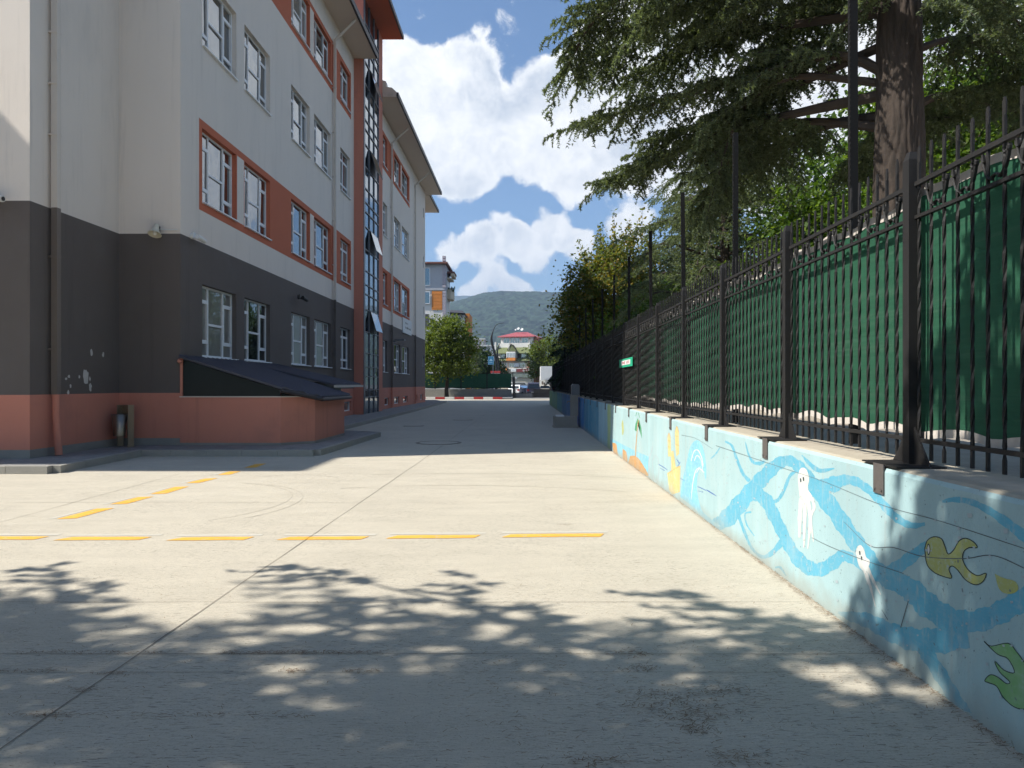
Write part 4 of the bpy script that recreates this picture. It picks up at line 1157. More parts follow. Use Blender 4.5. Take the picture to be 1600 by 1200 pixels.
for y in np.arange(1.5, 17.0, .05):
    n = int(rs.integers(4, 15) * (1.5 if y < 7 else 1.0)); P_.append(np.stack([WX - .012 - np.abs(rs.normal(0, .028, n)) * (1.2 if y < 6 else .8), rs.uniform(y, y + .05, n)], -1))
for px, py, n, sx, sy in ((985, 1022, 150, .07, .03), (1000, 1045, 110, .05, .02), (1060, 1090, 260, .13, .05), (1085, 1120, 220, .08, .04), (1020, 1105, 140, .09, .05), (1130, 1080, 110, .07, .03), (1085, 1140, 110, .05, .02), (1150, 1185, 150, .06, .03), (930, 1190, 120, .07, .02), (125, 1080, 60, .05, .02), (70, 1118, 60, .04, .02), (170, 1054, 60, .06, .01), (890, 796, 60, .16, .04), (905, 797, 40, .12, .03), (885, 820, 60, .05, .02)):
    q = on_ground(px, py); spread(n, q[0], q[1], sx, sy)
for x0, x1, y, n in ((-5.2, -3.4, 4.22, 260), (-3.0, -2.0, 4.22, 160), (-1.8, -.8, 4.22, 330), (-3.9, -2.6, 3.95, 220), (-1.35, -1.2, 3.95, 60), (-1.0, -.8, 3.95, 60), (-2.5, -1.0, 3.42, 150)):
    P_.append(np.stack([rs.uniform(x0, x1, n), rs.normal(y, .012, n)], -1))
P_.append(np.stack([rs.uniform(-3.6, 2.1, 1500), rs.uniform(2.4, 6.0, 1500)], -1))
P_.append(np.stack([rs.uniform(-.4, 2.1, 900), rs.uniform(2.4, 4.4, 900)], -1))
P_.append(np.stack([rs.uniform(-6, 2.1, 300), rs.uniform(6, 14.0, 300)], -1))
P2 = np.concatenate(P_); P2 = P2[P2[:, 0] < WX - .006]
n = len(P2)
P3 = np.concatenate([P2, rs.uniform(.004, .014, (n, 1))], 1)
an = rs.normal(0, .75, n); D_ = np.stack([np.cos(an), np.sin(an), rs.normal(0, .06, n)], -1)
ln = rs.uniform(.010, .036, n); wd = rs.uniform(.0009, .0022, n)
Wd = np.stack([-np.sin(an), np.cos(an), np.zeros(n)], -1) * wd[:, None]
V4 = np.stack([P3 - Wd, P3 + D_ * ln[:, None] - Wd * .4, P3 + D_ * ln[:, None] + Wd * .4, P3 + Wd], 1); V4[:, :, 2] = np.maximum(V4[:, :, 2], .003)
o = link('fallen_needles', quad_mesh('fallen_needles', V4, M_NEEDLE)); o['kind'] = 'stuff'
# ------------------------------------------------------------------ trees


def bez(P, n):
    P = [Vector(p) for p in P]
    if len(P) == 2: return [P[0].lerp(P[1], k / n) for k in range(n + 1)]
    c = catmull([tuple(p) for p in P], max(1, n // (len(P) - 1)))
    return [Vector(tuple(p)) for p in c]


def cedar(name, label, base, height, tr, limbs, seed, sec=1.5, gap=.22, tgap=.085, clus=9, per=2, ln=.045, wd=.011, mat_=None, lean=(0, 0), group=None, droop=.35, needle_from=.12, sectubes=True, tert=(.14, .42)):
    """trunk, limbs with side sprays, drooping branchlets clothed in needle tufts"""
    rg = np.random.default_rng(seed); rr = random.Random(seed)
    t = thing(name, label, 'tree', base, 0, group)
    m = MB()
    pts = [Vector((lean[0] * z / height, lean[1] * z / height, z)) for z in np.linspace(-.3, height, 14)]
    if tr > .33:                                     # deeply plated bark near the camera
        from mathutils import noise as mn
        nr, na = 300, 120; o_ = 0
        for k in range(nr + 1):
            z = -.3 + (height + .3) * (k / nr) ** 1.5; f_ = max(0, z) / height
            r_ = tr * (1 + .22 * max(0, 1 - max(0, z) / .6)) * (1 - .88 * f_) + .015
            for q in range(na):
                a_ = 2 * math.pi * q / na; c_, s_ = math.cos(a_), math.sin(a_)
                rid = abs(mn.noise(Vector((c_ * 5.2, s_ * 5.2, z * 2.1)))) + .55 * abs(mn.noise(Vector((c_ * 11, s_ * 11, z * 4.6 + 7))))
                lump = mn.noise(Vector((c_ * 1.1, s_ * 1.1, z * .8 + 3)))
                rr_k = r_ * (1 + .06 * lump) + .055 * min(.5, rid) - .02
                m.v.append((c_ * rr_k + lean[0] * f_, s_ * rr_k + lean[1] * f_, z))
        for k in range(nr):
            for q in range(na):
                j_ = (q + 1) % na; m.f.append([k * na + q, k * na + j_, (k + 1) * na + j_, (k + 1) * na + q]); m.m.append(0)
    else:
        m.tube(pts, [tr * (1.22 if k == 0 else 1.0) * (1 - .88 * (k / 13)) + .015 for k in range(14)], 14, wob=.07, rnd=rr)
    TP, TD, TL = [], [], []; lm = MB()
    for L in limbs:
        pl = bez(L, 16); n = len(pl); tot = sum((pl[k + 1] - pl[k]).length for k in range(n - 1))
        r0 = .02 + .011 * tot
        lm.tube(pl, [r0 * (1 - .85 * k / (n - 1)) for k in range(n)], 7, wob=.12, rnd=rr)
        ns = max(3, int(tot * (1 - needle_from) / gap)); side = 1
        for q in range(ns):
            u = needle_from + (1 - needle_from) * (q + rr.random() * .8) / ns
            f = u * (n - 1); k = min(int(f), n - 2); p = pl[k].lerp(pl[k + 1], f - k); d = (pl[k + 1] - pl[k]).normalized()
            side = -side
            s = d.cross(Vector((0, 0, 1)))
            s = s.normalized() * side if s.length > .1 else Vector((rr.uniform(-1, 1), rr.uniform(-1, 1), 0)).normalized()
            w = (s * rr.uniform(.5, 1.0) + d * rr.uniform(.35, .9) + Vector((0, 0, rr.uniform(-.25, .22)))).normalized()
            sl = sec * (1.0 - .62 * u) * rr.uniform(.55, 1.15) * (0.55 + .45 * min(1, u * 4))
            if q == ns - 1: w = d; sl = sec * .5
            np_ = 6; sp = []; dr = droop * rr.uniform(.3, 1.5)
            for a in range(np_ + 1):
                v = sl * a / np_; sp.append(p + w * v + Vector((0, 0, -dr * v * v / max(sec, .3))))
            if sectubes: lm.tube(sp, [.010 * (1 - .8 * a / np_) + .0015 for a in range(np_ + 1)], 3, cap=False)
            nt = max(3, int(sl / tgap)); spn = np.array([tuple(v) for v in sp])
            uu = (np.arange(nt) + rg.uniform(0, .9, nt)) / nt; ff = uu * np_; kk = np.minimum(ff.astype(int), np_ - 1); fr = (ff - kk)[:, None]
            S_ = spn[kk] * (1 - fr) + spn[kk + 1] * fr
            tdir = unit(spn[kk + 1] - spn[kk]); sd = unit(np.cross(tdir, (0, 0, 1.0)))
            sg = np.where(np.arange(nt) % 2 == 0, 1, -1)[:, None]
            D = unit(sd * sg * rg.uniform(.3, 1.0, (nt, 1)) + tdir * rg.uniform(.2, .8, (nt, 1)) + np.array((0, 0, -1.0)) * rg.uniform(-.1, 1.0, (nt, 1)) * (droop * 2.2))
            TP.append(S_); TD.append(D); TL.append(rg.uniform(tert[0], tert[1], nt) * (1 - .45 * uu))
            TP.append(S_[:1]); TD.append(tdir[:1]); TL.append(np.array([sl * .3]))
    TP = np.concatenate(TP); TD = np.concatenate(TD); TL = np.concatenate(TL)
    tt = (np.arange(clus) + .5) / clus
    sagv = np.array((0, 0, -1.0)) * (tt[None, :, None] ** 2) * TL[:, None, None] * .35
    C_ = TP[:, None, :] + TD[:, None, :] * (tt[None, :, None] * TL[:, None, None]) + sagv
    Dc = np.repeat(TD[:, None, :], clus, 1)
    C_ = np.repeat(C_.reshape(-1, 3), per, 0); Dc = np.repeat(Dc.reshape(-1, 3), per, 0)
    n = len(C_)
    Dn = unit(Dc * .55 + rg.normal(size=(n, 3)) * .6 + np.array((0, 0, .15)))
    V = diamonds(C_ - Dn * ln * .2, Dn, rg.uniform(.7, 1.3, n) * ln, rg.uniform(.7, 1.3, n) * wd, rg)
    m.build('trunk', M_BARK, t, smooth=True); lm.build('limbs', M_TWIG, t)
    link('needles', quad_mesh('needles', V, mat_ or M_CEDAR), t)
    return t


def auto_limbs(height, n, zlo, zhi, rbase, rtop, seed, up=.12, tipdrop=.35, sector=None, lean=(0, 0)):
    rr = random.Random(seed); out_ = []
    for k in range(n):
        f = (k + rr.random() * .7) / n; z = zlo + (zhi - zlo) * f
        a = (k * 2.399 + rr.uniform(-.4, .4)) if sector is None else rr.uniform(*sector)
        L = (rbase + (rtop - rbase) * f) * rr.uniform(.75, 1.15); c, s = math.cos(a), math.sin(a)
        cx, cy = lean[0] * z / height, lean[1] * z / height
        b = rr.uniform(-.15, .15)
        out_.append([(cx, cy, z), (cx + c * L * .35, cy + s * L * .35, z + up * L * rr.uniform(.6, 1.6)), (cx + (c - s * b) * L * .7, cy + (s + c * b) * L * .7, z + up * L * 1.2), (cx + (c - s * b) * L, cy + (s + c * b) * L, z + up * L * .6 - tipdrop * rr.uniform(.5, 1.6))])
    return out_


def leafy(name, label, base, trunk_h, tr, blobs, seed, clumps=120, per=60, size=.10, sig=.30, mat_=None, group=None, up=.3, trunkmat=None, hollow=.45, limbs=18, shoots=0, aspect=.62):
    """trunk, limbs to clumps of leaf-sized faces spread through ellipsoids"""
    rg = np.random.default_rng(seed); rr = random.Random(seed)
    t = thing(name, label, 'tree', base, 0, group)
    B = np.array(blobs, float); vol = B[:, 3] * B[:, 4] * B[:, 5]; pick = rg.choice(len(B), clumps, p=vol / vol.sum())
    dirs = unit(rg.normal(size=(clumps, 3))); rad = rg.uniform(hollow, 1.0, clumps) ** .6 * rg.uniform(.82, 1.12, clumps)
    C_ = B[pick, :3] + dirs * rad[:, None] * B[pick, 3:]
    cs = sig * rg.uniform(.55, 1.45, clumps)
    npl = (per * rg.uniform(.4, 1.6, clumps)).astype(int)
    idx = np.repeat(np.arange(clumps), npl); n = len(idx)
    P = C_[idx] + rg.normal(size=(n, 3)) * cs[idx][:, None] * np.array((1, 1, .7))
    m = MB(); lm = MB()
    m.tube([(rr.uniform(-.04, .04) * z, rr.uniform(-.04, .04) * z, z) for z in np.linspace(-.3, trunk_h, 6)], [tr * (1.25 if k == 0 else 1 - .08 * k) for k in range(6)], 10, wob=.06, rnd=rr)
    top = Vector((0, 0, trunk_h * .92))
    order = rg.permutation(clumps)[:limbs * 3]
    for k, ci in enumerate(order):
        c = Vector(tuple(C_[ci])); mid = top.lerp(c, .5) + Vector((rr.uniform(-.2, .2), rr.uniform(-.2, .2), .12 * (c - top).length))
        r = tr * (.34 if k < limbs else .14)
        lm.tube(bez([top, mid, c], 8), [r * (1 - .85 * q / 8) + .004 for q in range(9)], 5, cap=False)
    if shoots:
        Ps = []
        for k in range(shoots):
            ci = rr.randrange(clumps); c = C_[ci]
            b = B[pick[ci]]
            if c[2] < b[2] + b[5] * .2: continue
            L = rr.uniform(.6, 1.7); dx, dy = (c[0] - b[0]) * .18 + rr.uniform(-.15, .15), (c[1] - b[1]) * .18 + rr.uniform(-.15, .15)
            tip = c + np.array((dx, dy, 1.0)) * L
            lm.tube([tuple(c), tuple(tip)], [.012, .004], 3, cap=False)
            q = int(26 * L); uu = rg.uniform(0, 1, q)[:, None]; Ps.append(c + (tip - c) * uu + rg.normal(size=(q, 3)) * .10 * (1.15 - uu))
        if Ps: P = np.concatenate([P] + Ps); n = len(P)
    D = unit(rg.normal(size=(n, 3)) + np.array((0, 0, -.35)))
    nrm = unit(rg.normal(size=(n, 3)) * .8 + np.array((-.25, -.1, up + .5)))
    W_ = unit(np.cross(nrm, D)); L_ = rg.uniform(.65, 1.3, n)[:, None] * size
    D = unit(np.cross(W_, nrm))
    V = np.stack([P, P + D * L_ * .5 + W_ * L_ * aspect * .5, P + D * L_, P + D * L_ * .5 - W_ * L_ * aspect * .5], 1)
    m.build('trunk', M_BARK if trunkmat is None else trunkmat, t, smooth=True); lm.build('limbs', M_TWIG, t)
    link('leaves', quad_mesh('leaves', V, mat_ or M_LEAFG), t)
    return t


GZ = 1.09
# big cedar whose limbs reach over the yard
def rel(b, P): return [tuple(Vector(p) - Vector(b)) for p in P]


cb = (5.05, 9.5, GZ)
def lp(px, py, y): return at_y(px, py, y)
LIMBS = [
    [(5.0, 9.5, 5.7), lp(1295, 86, 10.0), lp(1137, 130, 11.0), lp(1010, 165, 11.8), lp(905, 195, 12.2)],
    [(5.0, 9.5, 5.5), lp(1211, 185, 11), lp(1090, 225, 12.5), lp(1010, 255, 13.3), lp(950, 285, 13.8)],
    [(5.0, 9.5, 7.6), lp(1120, -50, 10.0), lp(990, -15, 10.5), lp(925, 35, 10.9), lp(885, 110, 11.2)],
    [(5.0, 9.5, 7.2), lp(1180, -10, 10.4), lp(1070, 20, 11.2), lp(990, 60, 11.8), lp(935, 110, 12.2)],
    [(5.0, 9.5, 6.6), lp(1230, 40, 10.4), lp(1120, 60, 11.6), lp(1050, 95, 12.4), lp(985, 130, 13.0)],
    [(5.0, 9.5, 5.0), lp(1260, 190, 11.0), lp(1180, 215, 12.0), lp(1130, 265, 12.8), lp(1095, 330, 13.2)],
    [(5.0, 9.5, 5.6), lp(1240, 120, 10.4), lp(1170, 160, 10.9), lp(1140, 215, 11.2), lp(1120, 280, 11.4)],
    [(5.0, 9.5, 8.3), lp(1260, -90, 9.6), lp(1150, -60, 9.8), lp(1060, -20, 10.0), lp(1010, 30, 10.1)],
    [(5.1, 9.5, 6.0), lp(1500, 60, 9.8), lp(1600, 95, 9.8), lp(1720, 130, 10)],
    [(5.1, 9.6, 5.2), lp(1470, 150, 10.5), lp(1560, 165, 11.2), lp(1650, 200, 12)],
    [(5.1, 9.4, 7.2), lp(1460, -20, 9.0), lp(1540, -10, 8.6), lp(1620, 30, 8.3)],
    [(5.1, 9.5, 6.8), lp(1330, 10, 9.9), lp(1290, 20, 10.8), lp(1240, 55, 11.8), lp(1200, 90, 12.4)],
    [(5.1, 9.5, 7.9), lp(1400, -30, 9.0), lp(1330, -40, 9.4), lp(1230, -20, 9.7), lp(1150, 20, 10.0)],
    [(5.1, 9.6, 4.6), lp(1420, 190, 11.0), lp(1390, 230, 12.2), lp(1340, 270, 13.0)],
]
LIMBS += [
    [(5.0, 9.5, 6.2), lp(1250, 130, 10.8), lp(1150, 180, 12), lp(1070, 205, 13), lp(1015, 240, 13.6)],
    [(5.0, 9.5, 5.2), lp(1280, 200, 11.5), lp(1200, 250, 13), lp(1140, 300, 14.2), lp(1080, 350, 15)],
    [(5.0, 9.5, 8.8), lp(1300, -60, 10.2), lp(1210, -30, 10.8), lp(1130, 10, 11.2), lp(1080, 60, 11.5)],
    [(5.0, 9.5, 7.0), lp(1300, 60, 10.5), lp(1230, 90, 11.6), lp(1170, 125, 12.3)],
    [(5.0, 9.5, 7.4), lp(1340, -10, 10.2), lp(1290, 0, 11.2), lp(1250, 20, 12.2)],
    [(5.1, 9.5, 6.6), lp(1450, 10, 10.2), lp(1500, 20, 11.0), lp(1560, 50, 12.0)]]
LIMBS = [rel(cb, L) for L in LIMBS] + auto_limbs(15, 14, 8.2, 14, 4.5, 1.2, 5)
cedar('cedar_tree', 'big old cedar with a thick bare trunk behind the near iron fence', cb, 15, .36, LIMBS, 12, sec=1.4, gap=.085, tgap=.05, clus=10, per=5, ln=.058, wd=.017, droop=.30, needle_from=.22, tert=(.10, .34))
cb2 = (5.1, 17.8, GZ)
cedar('cedar_tree', 'smaller cedar with flat spreading layers behind the middle of the fence', cb2, 7.0, .2, auto_limbs(7, 30, 1.8, 6.2, 3.3, 1.3, 8, up=.10, tipdrop=.25), 15, sec=1.4, gap=.17, tgap=.075, clus=8, per=3, ln=.07, wd=.022, droop=.18)
cedar('cedar_tree', 'broad mid green cedar between the smaller cedar and the hornbeam', (6.4, 25.5, GZ), 8.6, .2, auto_limbs(8.6, 34, 1.6, 7.8, 3.6, 1.0, 71, up=.10, tipdrop=.25), 72, sec=1.5, gap=.18, tgap=.09, clus=7, per=3, ln=.09, wd=.03, droop=.18)
leafy('maple_tree', 'bright leafy maple filling the gap left of the thick cedar trunk', (8.6, 16.0, GZ), 2.2, .16, [(0, 0, 4.2, 3.0, 2.6, 3.0), (-1.6, .5, 3.0, 2.0, 2.0, 2.0), (1.0, 0, 6.3, 2.4, 2.2, 2.2)], 31, 300, 130, .13, .34, M_LEAFG, hollow=.2)
leafy('maple_tree', 'bright leafy maple right of the thick cedar trunk', (11.6, 13.5, GZ), 2.4, .15, [(0, 0, 4.0, 3.2, 2.6, 3.0), (-1.0, 0, 2.2, 2.2, 2.0, 1.6), (1.5, 0, 6.3, 2.6, 2.4, 2.4)], 32, 300, 130, .12, .34, M_LEAFG, hollow=.2)
leafy('maple_tree', 'tall dark leafed tree far behind the thick cedar trunk', (13.5, 24.0, GZ), 3, .2, [(0, 0, 6.0, 5.0, 4.0, 5.0), (-4.0, 1, 5.0, 4.0, 3.5, 4.2), (4.5, 0, 7.0, 5, 4, 5.4)], 33, 300, 100, .22, .6, M_LEAFD, hollow=.2)
leafy('laurel_bush', 'rounded laurel bush with glossy leaves peeping over the middle fence', (4.7, 22.5, GZ), 1.0, .07, [(0, 0, 1.9, 1.7, 1.7, 1.9), (1.6, .5, 2.2, 1.6, 1.6, 1.9), (-.5, 2.2, 2.0, 1.5, 1.6, 1.9)], 34, 150, 110, .12, .26, M_LEAFG, hollow=.5)
leafy('laurel_bush', 'dark laurel bush in the gap under the smaller cedar', (6.2, 15.5, GZ), .9, .06, [(0, 0, 1.5, 1.6, 1.5, 1.5), (1.8, .4, 1.8, 1.6, 1.5, 1.8)], 35, 90, 100, .11, .26, M_LEAFD, hollow=.4)
leafy('hornbeam_tree', 'tree with yellowing upright shoots standing against the sky', (4.6, 33, GZ), 2.6, .15, [(-.4, 0, 4.6, 2.6, 2.4, 2.4), (.9, 0, 5.4, 2.2, 2.0, 2.0), (-1.5, 0, 3.4, 2.0, 2.0, 1.8)], 36, 230, 90, .16, .34, M_LEAFY, shoots=170, hollow=.2)
cb3 = (3.9, 41, GZ)
cedar('spruce_tree', 'dark low spruce at the end of the iron fence', cb3, 7.6, .18, auto_limbs(7.6, 42, .6, 7.0, 2.6, .6, 18, up=.05, tipdrop=.3), 19, sec=1.4, gap=.2, tgap=.11, clus=6, per=3, ln=.14, wd=.055, mat_=M_CEDARB, droop=.25, sectubes=False, tert=(.2, .5))
cb4 = (4.4, 54, GZ)
cedar('spruce_tree', 'second dark spruce half hidden past the low one', cb4, 6.0, .16, auto_limbs(6, 36, .4, 5.5, 2.4, .6, 22, up=.05, tipdrop=.3), 23, sec=1.4, gap=.24, tgap=.13, clus=6, per=3, ln=.16, wd=.065, mat_=M_CEDARB, droop=.25, sectubes=False, tert=(.2, .5))
leafy('leafy_tree', 'dense deep green tree behind the dark spruces', (8.0, 47, GZ), 2.5, .2, [(0, 0, 4.0, 3.4, 3.0, 3.4), (-1.8, -6, 3.2, 2.6, 2.6, 2.8)], 37, 170, 70, .25, .5, M_LEAFD, hollow=.3)

leafy('leafy_tree', 'tall green tree deep in the garden beyond the spruces', (11.0, 60, 0), 3, .25, [(0, 0, 6.0, 4.5, 4.0, 5.0)], 38, 150, 70, .3, .6, M_LEAFD, hollow=.3)
leafy('leafy_tree', 'broad green tree deep in the garden behind the hornbeam', (14.0, 42, GZ), 3, .25, [(0, 0, 6.0, 5.0, 5.0, 5.0)], 39, 170, 70, .3, .6, M_LEAFD, hollow=.3)

# cedars behind and left of the camera that shade the foreground
def shade_cedar(base, height, r, seed, n=34, zlo=4.5, label=''):
    cedar('cedar_tree', label, base, height, .3, auto_limbs(height, n, zlo, height * .93, r, r * .3, seed, up=.06, tipdrop=.4), seed, sec=2.0, gap=.40, tgap=.13, clus=7, per=3, ln=.15, wd=.06, droop=.3, sectubes=False, tert=(.25, .6))


shade_cedar((-9.2, .3, 0), 12.0, 4.9, 41, 46, 5.0, 'tall cedar left of the camera shading the yard')
shade_cedar((-14.0, .6, 0), 12.5, 4.9, 42, 46, 5.0, 'tall cedar beside the road end of the yard shading the left foreground')
shade_cedar((-4.2, .35, 0), 8.7, 5.0, 43, 44, 5.6, 'tall cedar close behind the camera shading the near wall')

# trees beyond the yard
leafy('linden_tree', 'round topped linden on the kerb island beside the school end', (-8.4, 79.5, .12), 2.6, .26, [(0, 0, 5.4, 3.2, 3.0, 3.6), (.6, 0, 7.4, 2.2, 2.2, 2.2), (-1.6, 0, 4.4, 2.2, 2.0, 2.0), (1.6, 0, 4.4, 1.8, 2.0, 2.2)], 51, 210, 75, .30, .46, M_LEAFL, hollow=.35)
leafy('leafy_tree', 'pale green tree right of the red roofed house', (4.2, 118, 0), 3, .3, [(0, 0, 6.0, 3.2, 3, 4.0), (-1.5, 0, 4.6, 2.2, 2, 2.6), (2.5, 0, 5, 3, 3, 3.6)], 52, 160, 70, .34, .6, M_LEAFL, hollow=.3)
leafy('leafy_tree', 'dark green tree between the linden and the curved street lamp', (-6.2, 112, 0), 3, .3, [(0, 0, 4.2, 2.6, 2.4, 3.6), (1.8, 2, 3.2, 2.0, 2, 2.6)], 53, 130, 60, .34, .5, M_LEAFD, hollow=.3)
cedar('spruce_tree', 'thin pointed conifer in front of the white far blocks', (-6.6, 104, 0), 7.4, .14, auto_limbs(7.4, 34, .5, 7.0, 1.6, .3, 61, up=.02, tipdrop=.2), 62, sec=.8, gap=.3, tgap=.2, clus=4, per=2, ln=.2, wd=.08, mat_=M_CEDAR, sectubes=False)
# ------------------------------------------------------------------ end of the yard
kx0, kx1 = -16.0, -2.0
kb = thing('painted_kerb', 'red and white painted kerb across the end of the yard', 'kerb', (0, 74.0, 0))
M_KR = worn_paint_mat('kerb_red', (.42, .05, .05), (.45, .40, .35), .62, 5); M_KW = worn_paint_mat('kerb_white', (.68, .67, .64), (.45, .43, .40), .62, 5)
k = 0; x = kx0
while x < kx1:
    m = MB(); m.box(x + .01, x + .99, 0, .25, -.01, .24 + .004 * (k % 2)); m.build('kerb_stone', M_KR if k % 2 else M_KW, kb); x += 1.0; k += 1
g = MB(); g.box(-40, -1.0, 74.26, 84, -.01, .12); struct(g.build('kerb_island_paving', M_PAVE))
g = MB(); g.box(-1.0, 10.0, 74.0, 79, -.01, .03); struct(g.build('gate_apron_paving', M_KERB))
lw = thing('low_boundary_wall', 'low plain concrete wall under the far green fence', 'wall', (0, 82, 0))
m = MB(); m.box(-40, -1.15, 0, .3, .0, 1.02); m.build('wall_body', M_KERB, lw)
ff = thing('far_fence', 'far boundary fence with green screen on the low concrete wall', 'fence', (0, 82.12, 1.02))
for q in range(14):
    xx = -40 + 3.0 * q; m = MB(); m.box(xx - .05, xx + .05, -.05, .05, 0, 1.95); m.build('post', M_FENCE, ff)
for q in range(13):
    xx = -40 + 3.0 * q; m = MB()
    for z in (.12, 1.75): m.box(xx, xx + 3, -.02, .02, z, z + .05)
    for j in range(22): m.box(xx + .07 + j * .136, xx + .09 + j * .136, -.012, .012, .05, 1.9)
    m.build('panel', M_FENCE, ff)
m = MB(); fv = []
for q in range(160):
    a = -40 + 38.8 * q / 160; b_ = -40 + 38.8 * (q + 1) / 160; m.quad((a, .08 + .02 * math.sin(a * 3), .1 + .05 * math.sin(a * 2)), (b_, .08 + .02 * math.sin(b_ * 3), .1 + .05 * math.sin(b_ * 2)), (b_, .08 + .02 * math.sin(b_ * 3), 1.8), (a, .08 + .02 * math.sin(a * 3), 1.8))
m.build('fabric', M_FABRIC, ff)
# gate
gt = thing('yard_gate', 'low black two leaf metal gate standing at the end of the yard', 'gate', (0, 79.5, 0))
for xx in (-.86, 3.3):
    m = MB(); m.box(xx - .13, xx + .13, -.13, .13, 0, 2.3); m.add([(xx - .13, -.13, 2.3), (xx + .13, -.13, 2.3), (xx + .13, .13, 2.3), (xx - .13, .13, 2.3), (xx, 0, 2.45)], [(0, 1, 4), (1, 2, 4), (2, 3, 4), (3, 0, 4)]); m.build('post', M_BLACK, gt)
m = MB(); m.lathe([(.001, .26), (.12, .2), (.15, .08), (.12, 0)], 12); m.build('post_lamp', M_WHITEP, gt, (-.66, 0, 2.15))
for xa, xb in ((-.72, 1.26), (1.30, 3.16)):
    m = MB()
    for z in (.1, .55, 1.0): m.box(xa, xb, -.03, .03, z, z + .06)
    m.box(xa, xa + .07, -.035, .035, .06, 1.15); m.box(xb - .07, xb, -.035, .035, .06, 1.15)
    for j in range(1, 12): xx = xa + (xb - xa) * j / 12; m.box(xx - .012, xx + .012, -.012, .012, .16, 1.12)
    lf = m.build('gate_leaf', M_BLACK, gt)
    m = MB(); m.box(xa + .07, xb - .07, -.01, .01, .16, .55 if xa < 0 else .99); m.build('kick_panel', M_ALU if xa < 0 else M_BLACK, lf)

# curved street lamp
sl = thing('street_lamp', 'dark sculptural street lamp of two curving blades behind the far fence', 'street lamp', (-3.9, 100, 0))


def zi(px, py): return Vector(at_y(px / 13.333 + 760, py / 13.333 + 500, 100)) - Vector((-3.9, 100, 0))


m = MB(); P = [zi(215, 1120), zi(200, 900), zi(175, 700), zi(125, 520), zi(105, 400), zi(115, 320), zi(140, 230), zi(185, 130), zi(250, 80), zi(370, 60)]
P = bez([tuple(p) for p in P], 27); P = [Vector((0.25, 0, 0))] + P
m.tube(P, [.14] + [float(np.interp(k / (len(P) - 2), [0, .25, .45, .62, .72, 1], [.13, .17, .17, .08, .05, .03])) for k in range(len(P) - 1)], 10, flat=.45); m.build('tall_blade', M_BLACK, sl, smooth=True)
m = MB(); P = [zi(260, 1100), zi(258, 950), zi(240, 820), zi(225, 700), zi(240, 600), zi(265, 520), zi(305, 455)]
P = bez([tuple(p) for p in P], 18); m.tube([Vector((.3, .1, 0))] + P, [.15] + [float(np.interp(k / (len(P) - 1), [0, .4, .6, 1], [.12, .16, .09, .02])) for k in range(len(P))], 10, flat=.45); m.build('short_blade', M_BLACK, sl, smooth=True)
# blue road sign
t = thing('blue_sign', 'blue square sign with pale symbol on a pole before the curved street lamp', 'sign', (-3.45, 86, 0))
m = MB(); m.cyl((0, .04, 0), .05, 4.3, 10); m.build('pole', M_ALU, t)
m = MB(); m.box(-.62, .10, -.02, .0, 3.95, 4.95); m.build('plate', mat('sign_blue', (.04, .22, .42), .5), t)
m = MB()
for (x0, x1, z0, z1) in ((-.58, .06, 4.88, 4.91), (-.58, .06, 3.99, 4.02), (-.58, -.55, 4.02, 4.88), (.03, .06, 4.02, 4.88)): m.box(x0, x1, -.026, -.02, z0, z1)
m.extr([(-.45, -.02, 4.45), (-.26, -.02, 4.70), (-.07, -.02, 4.45), (-.07, -.02, 4.38), (-.45, -.02, 4.38)], (0, -.006, 0)); m.box(-.45, -.07, -.026, -.02, 4.18, 4.24)
m.build('symbol', mat('sign_pale', (.35, .55, .68), .5), t)
t = thing('site_barrier', 'small red and white barrier beside the street lamp foot', 'barrier', (-3.5, 95, 0))
m = MB(); m.box(-.65, .65, -.04, .04, 3.05, 3.35); m.build('red_board', M_KR, t); m = MB(); m.box(-.62, .62, -.04, .04, 2.75, 3.04); m.build('white_board', M_KW, t)
m = MB(); m.box(-.6, -.52, -.04, .04, 0, 2.75); m.box(.52, .6, -.04, .04, 0, 2.75); m.build('leg', M_ALU, t)

# ------------------------------------------------------------------ vehicles in the street
M_TYRE = mat('tyre_rubber', (.02, .02, .02), .85); M_CARGL = glass_mat('car_glass', (.015, .018, .02), 1.6, .001)
M_TAIL = mat('tail_light_red', (.35, .02, .02), .3); M_HEAD = mat('headlight_clear', (.6, .6, .6), .25)


def paint(name, col):
    m = mat(name, col, .3, .03, spec=.6)
    return m


